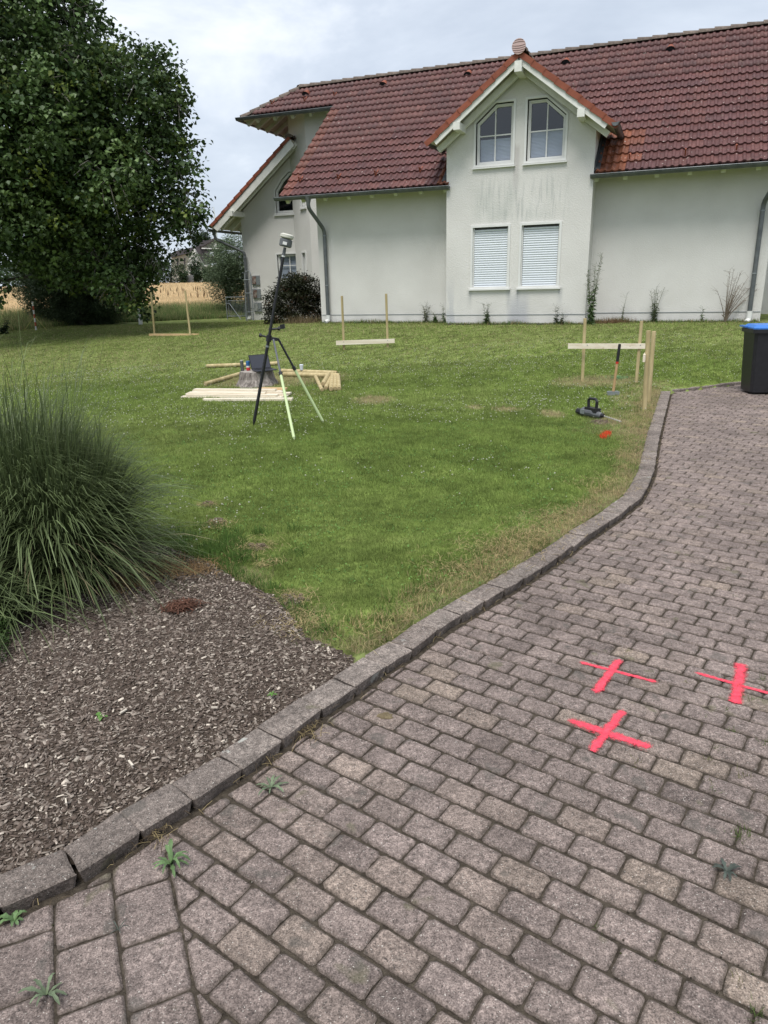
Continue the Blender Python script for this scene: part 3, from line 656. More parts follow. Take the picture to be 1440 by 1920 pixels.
wg.prism([(-11.5, 9.2, .2), (-13.85, 9.2, .2), (-13.85, 9.2, 4.0)], (0, .2, 0))
wall_with_holes(wg, [(-13.85, .2), (-11.3, .2), (-11.3, 5.9), (-13.85, 3.92)], [GWP, GWL], (0, 4.10, 0), (1, 0, 0), .25, .12)
wg.prism([(-13.85, 4.35, .2), (-13.85, 9.2, .2), (-13.85, 9.2, 3.92), (-13.85, 4.35, 3.92)], (.25, 0, 0))
wg.prism([(-13.8, 9.0, .2), (1.4, 9.0, .2), (1.4, 9.0, 5.0), (-13.8, 9.0, 5.0)], (0, .2, 0))
wg.build('wall', M_wall, HOUSE)
bw = Geo(); top = 6.02; T37 = math.tan(rad(37.2)); zc = top - 1.66 * T37
wall_with_holes(bw, [(-5.25, .2), (-1.93, .2), (-1.93, zc), (-3.59, top), (-5.25, zc)], [SHL, SHR, UWL, UWR], (0, BV, 0), (1, 0, 0), .25, .16)
bw.prism([(-1.93, BV + .25, .2), (-1.93, 1.6, .2), (-1.93, 1.6, zc), (-1.93, BV + .25, zc)], (-.2, 0, 0)).prism([(-5.25, BV + .25, .2), (-5.25, 1.6, .2), (-5.25, 1.6, zc), (-5.25, BV + .25, zc)], (.2, 0, 0))
bw.build('bay_wall', M_wallb, HOUSE)
g = Geo()
for c_, d_ in (((-7.1, -.003, .80), (3.7, .012, .013)), ((-.09, -.003, .80), (3.62, .012, .013)), ((-3.59, BV - .003, .80), (3.34, .012, .013)), ((-12.85, 4.097, .86), (1.98, .012, .013)), ((-1.926, -.3, .80), (.012, .56, .013))):
    g = Geo(); g.box(c_, d_); g.build('plinth_drip_rail', M_galv, HOUSE)
# windows of the bay
def window(P, v, hub, blind_to, O=(0, 0, 0), X=(1, 0, 0), par=HOUSE, mun=True, rv=.12, label=None):
    X = Vector(X); Nn = Vector((-X.y, X.x, 0)); P3 = lambda a, z, d=0: Vector(O) + X * a + Nn * (v + d) + Vector((0, 0, z)); Ov = Vector(O) + Nn * v
    g = Geo(); ring(g, P, .045, -.022, .03, Ov, X); wd = g.build('window', M_white, par)
    g = Geo(); I = insetp(P, .06); Q = ring(g, I, .032, rv - .045, rv + .01, Ov, X); Q = ring(g, Q, .022, rv - .02, rv + .02, Ov, X); g.build('frame', M_white, wd)
    x0, x1 = min(p[0] for p in Q), max(p[0] for p in Q); z0, z1 = min(p[1] for p in Q), max(p[1] for p in Q)
    mxx, mz = hub if hub else (None, None)
    g = Geo(); xs0, xs1 = min(p[0] for p in P), max(p[0] for p in P)
    g.prism([P3(xs0 - .02, z0 - .155, -.06), P3(xs1 + .02, z0 - .155, -.06), P3(xs1 + .02, z0 - .155, .03), P3(xs0 - .02, z0 - .155, .03)], (0, 0, .03)); g.prism([P3(xs0 + .045, z0 - .13, .0), P3(xs1 - .045, z0 - .13, .0), P3(xs1 - .045, z0 - .10, rv - .03), P3(xs0 + .045, z0 - .10, rv - .03)], (0, 0, .012)); g.build('sill', M_white, wd)
    if mun:
        g = Geo(); zt = max(z for x, z in Q if abs(x - mxx) < .8); 
        def top_at(x):
            best = z0; k = len(Q)
            for i in range(k):
                (xa, za), (xb, zb) = Q[i], Q[(i + 1) % k]
                if min(xa, xb) <= x <= max(xa, xb) and abs(xa - xb) > 1e-5: best = max(best, za + (zb - za) * (x - xa) / (xb - xa))
            return best
        g.bar(P3(mxx, z0, rv - .012), P3(mxx, top_at(mxx), rv - .012), .024, .02, up=Nn); g.bar(P3(x0, mz, rv - .010), P3(x1, mz, rv - .010), .02, .024); g.build('muntin', M_white, wd)
        parts = []
        for sx in (0, 1):
            for sz in (0, 1):
                q = clip(Q, (mxx, 0), (1 if sx else -1, 0)); q = clip(q, (0, mz), (0, 1 if sz else -1)); parts.append(inset(q, .008))
    else: parts = [Q]
    for q in parts:
        if len(q) >= 3: g = Geo(); g.add([P3(a, z, rv) for a, z in q], [tuple(range(len(q)))]); g.build('pane', M_glass, wd, fix=False)
    if blind_to:
        g = Geo(); k = int((blind_to - z0) / .028)
        for i in range(k): z = z0 + i * .028; g.add([P3(x0, z, rv + .05), P3(x1, z, rv + .05), P3(x1, z + .014, rv + .062), P3(x0, z + .014, rv + .062), P3(x1, z + .028, rv + .05), P3(x0, z + .028, rv + .05)], [(0, 1, 2, 3), (3, 2, 4, 5)])
        g.box(P3((x0 + x1) / 2, z0 + k * .028 + .008, rv + .055), (x1 - x0 - .01, .02, .016) if abs(X.x) > .9 else (.02, .02, .016)); g.build('pleated_blind', M_blind, wd, fix=False)
    g = Geo(); B = insetp(P, .02); k = len(B)
    g.add([P3(a, z, rv + .02) for a, z in B] + [P3(a, z, rv + .45) for a, z in B], [(i, (i + 1) % k, (i + 1) % k + k, i + k) for i in range(k)] + [tuple(range(k, 2 * k))]); g.build('room_recess', M_dark, wd)
    return wd
window(UWL, BV, (-4.14, 4.69), 4.63); window(UWR, BV, (-2.99, 4.69), 4.70)
window(GWP, 0, (-12.12, 4.30), None, O=(0, 4.10, 0), mun=False, rv=.09); wl = window(GWL, 0, (-12.12, 2.22), None, O=(0, 4.10, 0), rv=.09)
g = Geo()
for i in range(26): g.add([(-12.5 + i * .03, 4.10 + .13 + (.012 if i % 2 else 0), 1.75), (-12.47 + i * .03, 4.10 + .13 + (0 if i % 2 else .012), 1.75), (-12.47 + i * .03, 4.10 + .13 + (0 if i % 2 else .012), 2.52), (-12.5 + i * .03, 4.10 + .13 + (.012 if i % 2 else 0), 2.52)], [(0, 1, 2, 3)])
g.build('net_curtain', M_blind, wl, fix=False)
window(AW1, 0, None, None, O=(-11.85, 4.10, 0), X=AX, mun=False, rv=.08); window(AW2, 0, None, None, O=(-11.85, 4.10, 0), X=AX, mun=False, rv=.08)
# roller shutters
slat = None
for P in (SHL, SHR):
    g = Geo(); ring(g, P, .05, -.025, .03, (0, BV, 0)); sh = g.build('roller_shutter', M_white, HOUSE)
    x0, x1 = P[0][0] + .06, P[2][0] - .06
    g = Geo(); g.box(((x0 + x1) / 2 - .0, BV + .01, 1.385), (x1 - x0 + .18, .14, .035)); g.build('sill', M_white, sh)
    g = Geo(); g.box(((x0 + x1) / 2, BV + .10, 2.11), (x1 - x0, .02, 1.36)); g.build('backing', M_gap, sh)
    for xx in (x0, x1): g = Geo(); g.box((xx, BV + .06, 2.1), (.03, .05, 1.34)); g.build('guide_rail', M_white, sh)
    if slat is None:
        g = Geo(); w2 = (x1 - x0) / 2 - .017; pr = [(.012, -.0235), (-.004, -.019), (-.010, 0), (-.004, .019), (.012, .0235)]
        g.add([(s_ * w2, a, b) for s_ in (-1, 1) for a, b in pr], [(i, i + 1, i + 6, i + 5) for i in range(4)] + [(0, 1, 2, 3, 4), (9, 8, 7, 6, 5)]); o = g.build('slat', M_slat); slat = o.data; bpy.data.objects.remove(o)
    n = 26
    for i in range(n): inst(slat, 'slat', sh, ((x0 + x1) / 2, BV + .065, 1.425 + .05 * i + .025))
    for q in (.18, .72): g = Geo(); g.box((x0 + (x1 - x0) * q, BV + .045, 1.43), (.03, .03, .025)); g.build('end_stop', M_grey, sh)
# main roof deck and soffit
g = Geo()
for P in ([(-9.69, 0), (-5.24, 0), (-5.24, 1.5), (-9.69, 1.5)], [(-1.94, 0), (2.35, 0), (2.35, 1.5), (-1.94, 1.5)], [(-9.69, 1.502), (2.35, 1.502), (2.35, 5.76), (-11.30, 5.76), (-11.30, 5.76), (-12.77, 4.39), (-9.69, 4.39)]):
    P = [p for i, p in enumerate(P) if i == 0 or p != P[i - 1]]
    g.prism([RP(u, s, -.02) for u, s in P], RP(0, 0, -.06) - RP(0, 0, 0))
A_, B_, C_ = RP(-12.77, 4.39, -.02), RP(-11.30, 5.76, -.02), Vector((-12.77, 6.4, 6.43))
g.prism([A_, B_, C_], (0, 0, -.06))
g.prism([RP(-11.3, 5.76, -.02), RP(2.35, 5.76, -.02), Vector((2.35, 9.6, 5.2)), Vector((-12.77, 9.6, 5.2)), Vector((-12.77, 6.4, 6.43))], (0, 0, -.06))
roof = g.build('roof', M_deck, HOUSE)
g = Geo()   # painted soffit boards under the eaves, each its own width
for (u0, u1, s0, s1) in ((-9.66, -5.26, .03, .9), (-1.92, 2.3, .03, .9), (-12.7, -9.72, 4.42, 5.2)):
    k = 7
    for i in range(k): a = s0 + (s1 - s0) * i / k; b = s0 + (s1 - s0) * (i + 1) / k - .008; off = max(0, (a - 4.42)) * 1.07 if s0 > 4 else 0; g.prism([RP(u0 + off, a, -.085), RP(u1, a, -.085), RP(u1, b, -.085), RP(u0 + off, b, -.085)], RP(0, 0, -.02) - RP(0, 0, 0))
for i in range(9):
    v0 = 2.95 + i * .36; v1 = v0 + .34; f = lambda v, t: A_ + (C_ - A_) * ((v - 2.86) / (6.4 - 2.86)) + ((B_ - (A_ + (C_ - A_) * ((3.95 - 2.86) / 3.54))) * t)
    tmax = .9
    if v0 < 3.9: tmax = min(.9, max(.05, (v0 - 2.86) / 1.09))
    if v0 > 5: tmax = min(.9, (6.4 - v0) / 2.45)
    g.prism([f(v0, .02) + Vector((0, 0, -.075)), f(v1, .02) + Vector((0, 0, -.075)), f(v1, tmax) + Vector((0, 0, -.075)), f(v0, tmax) + Vector((0, 0, -.075))], (0, 0, -.02))
g.build('soffit', M_soff, HOUSE)
# rafter tails
def rafter(u, s0=.0, s1=.9):
    g = Geo(); d = RP(0, 0, -.20) - RP(0, 0, 0)
    a = RP(u, s0 + .04, -.105); b = RP(u, s1, -.105); g.prism([a + Vector((-.045, 0, 0)), a + Vector((.045, 0, 0)), b + Vector((.045, 0, 0)), b + Vector((-.045, 0, 0))], d * .62); g.build('rafter', M_wwood, HOUSE)
for u in (-9.55, -9.10, -8.48, -7.83, -7.21, -6.58, -5.94, -5.33, -1.88, -1.28, -.64, .01, .65, 1.3, 1.95): rafter(u)
for u in (-12.3, -11.7, -11.1, -10.5, -9.95): rafter(u, 4.39, 5.1)
for i in range(6):
    v0 = 3.15 + i * .56; e0 = A_ + (C_ - A_) * ((v0 - 2.86) / 3.54); up_ = Vector((1.47, 0, .92)).normalized()
    L = 1.1 if .3 < i < 4 else .7
    g = Geo(); g.bar(e0 + up_ * .03 + Vector((0, 0, -.15)), e0 + up_ * L + Vector((0, 0, -.15)), .09, .12); g.build('rafter', M_wwood, HOUSE)
# roof tiles
TW, TR = .30, .32; gcount = 0
def tile_mesh(name, m, wd=TW, ln=TR + .04, waves=2):
    g = Geo(); n = 10; pf = []
    for i in range(n + 1):
        x = i / n; ph = (x * waves) % 1
        h = .028 * max(0, math.sin(math.pi * min(1, ph / .55))) if ph < .55 else -.004
        pf.append((x * wd, h))
    pf[-1] = (wd, pf[0][1]); vs = []
    for x, h in pf: vs.append((x, 0, .046 + h))
    for x, h in pf: vs.append((x, ln, .004 + h))
    for x, h in pf: vs.append((x, 0, .008 + h - .004))
    k = n + 1; fs = [(i, i + 1, i + 1 + k, i + k) for i in range(n)] + [(i, i + 2 * k, i + 1 + 2 * k, i + 1) for i in range(n)]
    g.v, g.f = vs, fs; o = g.build(name, m, fix=False); d = o.data; bpy.data.objects.remove(o); return d
TM = tile_mesh('roof_tile', M_tile)
RM = Matrix(((1, 0, 0), (0, CS, -SS), (0, SS, CS)))
tl = []
for r_ in range(18):
    s = r_ * TR - .03
    ulo = -9.69 if s < 4.3 else -12.70 + max(0, s + .15 - 4.39) * 1.07
    if s > 4.25 and s < 4.4: ulo = -12.70
    ncol = int((2.4 + 9.69) / TW) + 1
    for c_ in range(-11, ncol):
        u = -9.69 + c_ * TW
        if u < ulo - .12: continue
        if s < 4.2 and u < -9.70: continue
        um = u + TW / 2; p = RP(um, s + .16)
        zD = 6.13 - abs(um + 3.53) * T37
        if abs(um + 3.59) < 1.60 and p.z < zD - .02: continue
        if abs(um + 3.59) < 1.72 and s < .6: continue
        tl.append((u, s))
houseM = HOUSE.matrix_basis
def tdist(q):
    p = houseM @ RP(q[0], q[1]); return (p - Vector((0, 0, CH))).length
tl.sort(key=tdist)
def tint(u, s):
    b = np.array([.105, .044, .041]); r = rr.random()
    if r < .2: b = np.array([.118, .050, .044])
    elif r > .85: b = np.array([.092, .041, .040])
    o = 0
    if -2.0 < u < -1.25 + rr.uniform(-.2, .2) and s < 1.5: o = 1 if u < -1.5 else .6
    if -5.7 < u < -5.2 and s < 1.6: o = .3 + .5 * (s < .6)
    if u < -9.5 and s < 4: o = .35
    b = b * (1 - o) + np.array([.19, .066, .034]) * o
    return b * rr.uniform(.88, 1.12)
tnear = [q for q in tl if q[0] < 1.75][:296]; tset = set(tnear); 
for u, s in tnear:
    o = inst(TM, 'roof_tile', roof, RP(u, s), (RS, 0, rr.uniform(-.006, .006))); o['tint'] = [float(x) for x in tint(u, s)]
mesh_v = np.array([v.co[:] for v in TM.vertices]); mesh_f = np.array([p.vertices[:] for p in TM.polygons]); RMn = np.array(RM)
V, Fc, Cc = [], [], []
for u, s in tl:
    if (u, s) in tset: continue
    q = mesh_v @ RMn.T + np.array(RP(u, s)); Fc.append(mesh_f + len(V) * len(mesh_v)); V.append(q); Cc.append(np.tile(tint(u, s), (len(mesh_v), 1)))
o = fast('roof_tile_field', np.concatenate(V), np.concatenate(Fc), M_tileS, col=np.concatenate(Cc), kind='stuff'); o.parent = roof
# ridge and hip caps
def cap_mesh(L):
    g = Geo(); n = 7
    for y, r in ((0, .13), (L + .03, .092)):
        for i in range(n + 1): a = math.pi * i / n; g.v.append((math.cos(a) * r, y, math.sin(a) * r * .85 - .02))
    k = n + 1; g.f = [(i, i + 1, i + 1 + k, i + k) for i in range(n)] + [tuple(range(k))[::-1]]
    o = g.build('ridge_tile', M_ridge, fix=False); d = o.data; bpy.data.objects.remove(o); return d
CM = cap_mesh(.36)
def caps(a, b):
    a, b = Vector(a), Vector(b); d = b - a; L = d.length; d.normalize(); n = round(L / .36)
    for i in range(n):
        p = a + d * (L * i / n); x = d.cross(Vector((0, 0, 1))).normalized(); z = x.cross(d); M = Matrix((x, d, z)).transposed()
        inst(CM, 'ridge_tile', roof, p, M.to_euler())
caps(RP(-11.25, 5.76, .02), RP(2.4, 5.76, .02)); caps(RP(-12.77, 4.38, -.02), RP(-11.28, 5.76, .0)); caps(C_ + Vector((0, 0, .05)), B_ + Vector((0, 0, .06)))
# vent tiles and snow hooks
for u, s in ((-10.87, 5.2), (-8.37, 5.16), (-5.87, 5.1), (-.75 - 2.5, 5.05), (-.72, 5.02)):
    g = Geo(); n = 7; k = n + 1
    for s_, r in ((0, .12), (.2, .07)):
        for i in range(k): a = math.pi * i / n; g.v.append(tuple(RP(u + math.cos(a) * r, s + s_, .02 + math.sin(a) * r)))
    g.f = [(i, i + 1, i + 1 + k, i + k) for i in range(n)]; vt = g.build('vent_tile', M_verge, roof, fix=False)
    g = Geo(); g.v = [tuple(RP(u + math.cos(math.pi * i / n) * .108, s + .012, .02 + math.sin(math.pi * i / n) * .108)) for i in range(k)]; g.f = [tuple(range(k))]; g.build('vent_mouth', M_dark, vt, fix=False)
for u, s in ((-9.3, .63), (-8.2, .6), (-7.19, .62), (-6.03, .6), (-1.23, .42), (-.12, .42), (.85, .42), (2.0, .42), (-11.88, 4.95), (-10.76, 4.9), (-9.8, 4.95)):
    g = Geo(); g.bar(RP(u, s - .08, .05), RP(u, s + .16, .05), .03, .012); g.bar(RP(u, s - .08, .03), RP(u, s - .07, .17), .03, .014, up=(0, 1, 0)); g.bar(RP(u, s + .05, .05), RP(u, s - .07, .15), .02, .012, up=(0, 1, 0)); g.build('snow_hook', M_verge, roof)
# gutters
def gutter(a, b, r=.075, name='gutter'):
    a, b = Vector(a), Vector(b); d = (b - a).normalized(); x = Vector((-d.y, d.x, 0)); g = Geo(); n = 8; k = n + 1
    for p in (a, b):
        for R_ in (r, r - .006):
            for i in range(k): t = math.pi * i / n; g.v.append(tuple(p + x * (math.cos(t) * R_) + Vector((0, 0, -math.sin(t) * R_))))
    for o_ in (0, k): g.f += [(o_ + i, o_ + i + 1, o_ + i + 1 + 2 * k, o_ + i + 2 * k) for i in range(n)]
    g.f += [tuple(range(k)), tuple(range(2 * k, 3 * k))[::-1]]; g.tube([a - x * r, b - x * r], .011, 6); g.tube([a + x * r, b + x * r], .008, 6)
    return g.build(name, M_zinc, HOUSE)
gutter((-9.80, -.66, 3.72), (-5.16, -.66, 3.70)); gutter((-1.99, -.66, 3.71), (2.5, -.66, 3.70)); gutter((-12.90, 2.80, 6.43), (-9.62, 2.80, 6.41)); gutter((-12.86, 2.86, 6.42), (-12.86, 6.4, 6.40))
gutter((-1.50, -1.18, 4.60), (-1.50, .45, 4.58), .07); gutter((-5.58, -1.10, 4.60), (-5.58, .2, 4.58), .06)
gutter((-14.72, 3.45, 3.42), (-14.72, 9.2, 3.40), .07)
def pipe(pts, white, r=.048):
    g = Geo(); P = [Vector(p) for p in pts]; q = [P[0]]
    for i in range(1, len(P) - 1):
        a = P[i] + (P[i - 1] - P[i]).normalized() * .12; b = P[i] + (P[i + 1] - P[i]).normalized() * .12
        for t in (0, .25, .5, .75, 1): q.append(a * (1 - t) ** 2 + P[i] * 2 * t * (1 - t) + b * t * t)
    q.append(P[-1]); g.tube(q, r, 12)
    o = g.build('downpipe', M_zinc, HOUSE, smooth=False)
    g = Geo(); g.lathe([(r * .9, 0), (r * 1.9, .17), (r * 1.9, .2)], P[0] + Vector((0, 0, -.13)), 10); g.build('hopper', M_zinc, o)
    e = P[-1]; zc_ = e.z
    for z in (P[-2].z - .15, (P[-2].z + zc_) / 2 - .3):
        g = Geo(); g.lathe([(r + .004, -.012), (r + .008, -.01), (r + .008, .01), (r + .004, .012)], (e.x, e.y, z), 12); g.bar((e.x, e.y, z), (e.x, e.y + .07, z), .012, .012); g.build('pipe_clamp', M_galv, o)
    g = Geo(); g.tube([e + Vector((0, 0, .02)), e + Vector((0, 0, -white * .72)), e + Vector((-.05, -.1, -white))], r * 1.22, 10); g.build('pipe_foot', M_white, o)
    return o
pipe([(-8.85, -.66, 3.66), (-8.86, -.66, 3.44), (-8.72, -.09, 2.95), (-8.72, -.09, .78)], .16)
pipe([(1.72, -.66, 3.66), (1.70, -.66, 3.5), (1.50, -.09, 3.0), (1.50, -.09, .80)], .22)
pipe([(-14.62, 3.62, 3.36), (-14.60, 3.62, 3.12), (-13.72, 3.98, 2.68), (-13.72, 3.98, .6)], .1)
# bay roof: two slopes, bargeboards, verge tiles, purlin heads, disc
PX = -3.53; PZ = 6.13; ED = 1.97; VF = -1.10
g = Geo()
for s_ in (-1, 1):
    a = (PX, VF + .04, PZ); b = (PX + s_ * ED, VF + .04, PZ - ED * T37); g.prism([a, b, (b[0], .25, b[2]), (PX, 2.6, PZ)], (0, 0, -.07))
dr = g.build('bay_roof', M_soff, HOUSE)
gt = Geo(); cc = []
for s_ in (-1, 1):
    for i in range(8):
        for j in range(11):
            d0 = .04 + i * .245; x = PX + s_ * (ED + .05 - d0); z = PZ - (ED + .05 - d0) * T37 + .02; v0 = VF + .2 + j * .3
            if v0 > .1 + (d0 / ED) * 2.3: continue
            for q in range(6):
                y0 = v0 + q * .05; h0 = .022 * abs(math.sin(math.pi * q / 3)); h1 = .022 * abs(math.sin(math.pi * (q + 1) / 3)); x2 = x - s_ * .27; z2 = z + .27 * T37
                gt.add([(x, y0, z + .03 + h0), (x, y0 + .05, z + .03 + h1), (x2, y0 + .05, z2 + .01 + h1), (x2, y0, z2 + .01 + h0)], [(0, 1, 2, 3)]); cc += [tint(0, 3)] * 4
o = fast('bay_tile_field', np.array([tuple(v) for v in gt.v]), np.array(gt.f), M_tileS, col=np.array(cc), kind='stuff'); o.parent = dr
for s_ in (-1, 1):
    d = Vector((s_ * math.cos(rad(37.2)), 0, -math.sin(rad(37.2)))); nrm = Vector((s_ * math.sin(rad(37.2)), 0, math.cos(rad(37.2)))); L = ED / math.cos(rad(37.2)) + .05
    o0 = Vector((PX, VF, PZ))
    g = Geo(); g.prism([o0 + nrm * -.02, o0 + d * (L - .10) + nrm * -.02, o0 + d * (L - .10) + nrm * -.19, o0 + nrm * -.19 + d * .13], (0, .035, 0)); g.build('bargeboard', M_wwood, dr)
    g = Geo(); g.prism([o0 + nrm * -.15 + d * .13 + Vector((0, .3, 0)), o0 + d * (L - .02) + nrm * -.15 + Vector((0, .3, 0)), o0 + d * (L - .02) + nrm * -.27 + Vector((0, .3, 0)), o0 + nrm * -.27 + d * .2 + Vector((0, .3, 0))], (0, .1, 0)); g.build('verge_rafter', M_wwood, dr)
    n = 8
    for i in range(n):
        a = o0 + d * (L * i / n + .06) + Vector((0, -.03, 0)); b = o0 + d * (L * (i + 1) / n + .085) + Vector((0, -.03, 0)); lift0, lift1 = .015, .035
        g = Geo(); g.add([a + nrm * lift0, b + nrm * lift1, b + nrm * (lift1 - .115), a + nrm * (lift0 - .115), a + nrm * lift0 + Vector((0, .22, 0)), b + nrm * lift1 + Vector((0, .22, 0)), b + nrm * (lift1 - .115) + Vector((0, .02, 0)), a + nrm * (lift0 - .115) + Vector((0, .02, 0))], [(0, 1, 2, 3), (0, 4, 5, 1), (1, 5, 6, 2), (3, 2, 6, 7), (0, 3, 7, 4)]); g.build('verge_tile', M_verge, dr)
    # purlin heads
    g = Geo(); pc = Vector((PX + s_ * 1.33, VF + .3, PZ - 1.33 * T37 - .28)); g.box(pc, (.15, .72, .15)); g.build('purlin', M_wwood, dr)
g = Geo(); g.box((PX, VF + .28, PZ - .30), (.15, .74, .2)); g.build('purlin', M_wwood, dr)
g = Geo(); n = 20; g.prism([(PX + .145 * math.cos(2 * math.pi * i / n), VF - .08, PZ + .06 + .145 * math.sin(2 * math.pi * i / n)) for i in range(n)], (0, .03, 0)); dc = g.build('ridge_end_disc', M_cap, dr)
g = Geo()
for k in range(1, 7):
    zz = PZ + .06 + .145 - k * .04; hw = math.sqrt(max(0, .14 ** 2 - (zz - PZ - .06) ** 2)); pts = [(PX - hw + 2 * hw * t / 8, VF - .083, zz + .018 * (1 - (2 * t / 8 - 1) ** 2) * (1 if k < 3 else -1)) for t in range(9)]; g.tube(pts, .004, 4)
g.build('disc_groove', M_capl, dc)
g = Geo(); g.tube([(PX, VF - .02, PZ + .05), (PX, VF - .02, PZ - .22)], .012, 6); g.build('disc_bracket', M_dark, dc)
for i in range(9):
    M = Matrix.Identity(3); p = Vector((PX, VF - .04 + i * .34, PZ + .07)); inst(CM, 'ridge_tile', dr, p, (0, 0, 0))
# dark lead flashing where the slope meets the bay
for u, w_ in ((-1.90, 1), (-5.28, -1)):
    g = Geo(); a, b = RP(u, .05, .03), RP(u, 1.5, .03); g.prism([a, b, b + Vector((w_ * .09, 0, 0)), a + Vector((w_ * .09, 0, 0))], RP(0, 0, .03) - RP(0, 0, 0)); g.prism([a + Vector((0, 0, 0)), b, b + Vector((0, 0, .16)), a + Vector((0, 0, .16))], (-w_ * .015, 0, 0)); g.build('flashing', M_zincd, HOUSE)
# verge of the low roof on the left
# side wing roof
WX0, WX1, WZ0, WZ1 = -14.62, -11.5, 3.50, 5.88; WV = 3.45
dW = Vector((WX1 - WX0, 0, WZ1 - WZ0)); LW = dW.length; dW.normalize(); nW = Vector((-dW.z, 0, dW.x))
g = Geo(); g.prism([(WX0, WV, WZ0 - .02), (WX1, WV, WZ1 - .02), (WX1, 9.4, WZ1 - .02), (WX0, 9.4, WZ0 - .02)], nW * -.06)
g.prism([(WX1, WV + .4, WZ1 - .03), (WX1 + .6, WV + .4, WZ1 - .5), (WX1 + .6, 9.4, WZ1 - .5), (WX1, 9.4, WZ1 - .03)], (0, 0, -.06)); wr = g.build('wing_roof', M_soff, HOUSE)
n = 12
for i in range(n):
    a = Vector((WX0, WV - .03, WZ0)) + dW * (LW * i / n - .03); b = Vector((WX0, WV - .03, WZ0)) + dW * (LW * (i + 1) / n + .02)
    g = Geo(); g.add([a + nW * .06, b + nW * .035, b - nW * .06, a - nW * .04, a + nW * .06 + Vector((0, .25, 0)), b + nW * .035 + Vector((0, .25, 0)), b - nW * .06 + Vector((0, .02, 0)), a - nW * .04 + Vector((0, .02, 0))], [(0, 1, 2, 3), (0, 4, 5, 1), (1, 5, 6, 2), (3, 2, 6, 7), (0, 3, 7, 4)]); g.build('verge_tile', M_verge, wr)
g = Geo(); a = Vector((WX0, WV, WZ0)) + dW * .05; b = Vector((WX1, WV, WZ1)); g.prism([a - nW * .05, b - nW * .05, b - nW * .27, a - nW * .27 + dW * .06], (0, .035, 0)); g.build('bargeboard', M_wwood, wr)
for j, v in enumerate((3.78, 4.35, 4.95, 5.6, 6.3)):
    g = Geo(); a = Vector((WX0, v, WZ0)) + dW * .1 - nW * .15; b = Vector((WX1 - (.0 if j == 0 else 2), v, WZ1 - (0 if j == 0 else 2 * (WZ1 - WZ0) / (WX1 - WX0)))) - nW * .15; g.bar(a, b, .09, .13, up=nW); g.build('rafter', M_wwood, wr)
g = Geo(); g.box((-13.76, WV + .28, 3.86), (.16, .75, .16)); g.build('purlin', M_wwood, wr)
for i in range(16): inst(CM, 'ridge_tile', wr, Vector((WX1, WV - .02 + i * .36, WZ1 + .03)), (0, 0, 0))
gt = Geo(); cc = []
for i in range(12):
    for j in range(19):
        p = Vector((WX0, WV + .2 + j * .3, WZ0)) + dW * (i * LW / 12)
        for q in range(4): h = .02 * (q % 2); h2 = .02 * ((q + 1) % 2); y = Vector((0, q * .075, 0)); y2 = Vector((0, (q + 1) * .075, 0)); e_ = dW * (LW / 12 + .02); gt.add([p + y + nW * (.03 + h), p + y2 + nW * (.03 + h2), p + y2 + e_ + nW * (.01 + h2), p + y + e_ + nW * (.01 + h)], [(0, 1, 2, 3)]); cc += [tint(0, 3)] * 4
o = fast('wing_tile_field', np.array([tuple(v) for v in gt.v]), np.array(gt.f), M_tileS, col=np.array(cc), kind='stuff'); o.parent = wr

# ------------------------------------------------------------------ vegetation
def blades(P, h, wd, C, lean=.5, tipc=1.15, basec=.9):
    """one-triangle blades: P (n,3) bases, h, wd arrays, C colours -> verts, faces, cols"""
    n = len(P); a = NR.random(n) * 2 * np.pi; ld = NR.random(n) * 2 * np.pi; lr = np.abs(NR.normal(0, lean, n))
    dx = np.cos(a) * wd / 2; dy = np.sin(a) * wd / 2; V = np.zeros((n, 3, 3))
    V[:, 0] = P - np.stack([dx, dy, 0 * dx + .004], 1); V[:, 1] = P + np.stack([dx, dy, 0 * dx - .004], 1)
    V[:, 2] = P + np.stack([np.cos(ld) * lr * h, np.sin(ld) * lr * h, h / np.sqrt(1 + lr ** 2)], 1)
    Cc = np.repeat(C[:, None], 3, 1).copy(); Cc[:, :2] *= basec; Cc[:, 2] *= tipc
    return V.reshape(-1, 3), np.arange(3 * n).reshape(-1, 3), Cc.reshape(-1, 3)
LPOLY = None
def lawn_points(n, x0, x1, y0, y1):
    x = NR.uniform(x0, x1, n); y = NR.uniform(y0, y1, n)
    u = x * UX + y * UY; v = -x * UY + y * UX - HD
    k = view(x, y, .3) & ~inpoly(x, y, DRIVE) & ~inpoly(x, y, KERBPOLY) & ~inpoly(x, y, BED) & ~beyond_edge(x, y)
    inhouse = ((v > -.02) & (u > -9)) | ((v > 4.05) & (u > -13.9)) | ((v > -.66) & (u > -5.25) & (u < -1.93)) | (v > 3.3) & (u > -11)
    k &= ~inhouse & ~(np.hypot(x - STUMP.x, y - STUMP.y) < .3)
    k &= ~((y > 9.9) & (x > 4.1) & (y < np.interp(x, [p[0] for p in FE], [p[1] for p in FE]) + .08))
    return x[k], y[k]
Vs, Fs, Cs = [], [], []; off = 0
for (n, x0, x1, y0, y1, hh, ww) in ((330000, -3.2, 3.2, 2.4, 5.2, .027, .0034), (360000, -4.6, 4.8, 5.2, 8.5, .030, .005), (300000, -7.6, 7.8, 8.5, 13, .033, .008), (260000, -13, 10.5, 13, 24.5, .036, .013)):
    x, y = lawn_points(n, x0, x1, y0, y1); h = hh * NR.uniform(.5, 1.25, len(x)) * (1 + .5 * (vn(x, y, 7) > .72)); C = turf(x, y)
    lum = vn(x, y, 11)[:, None]; C = C * (.8 + .4 * lum)
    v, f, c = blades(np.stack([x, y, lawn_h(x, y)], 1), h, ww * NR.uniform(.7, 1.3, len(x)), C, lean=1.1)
    Vs.append(v); Fs.append(f + off); Cs.append(c); off += len(v)
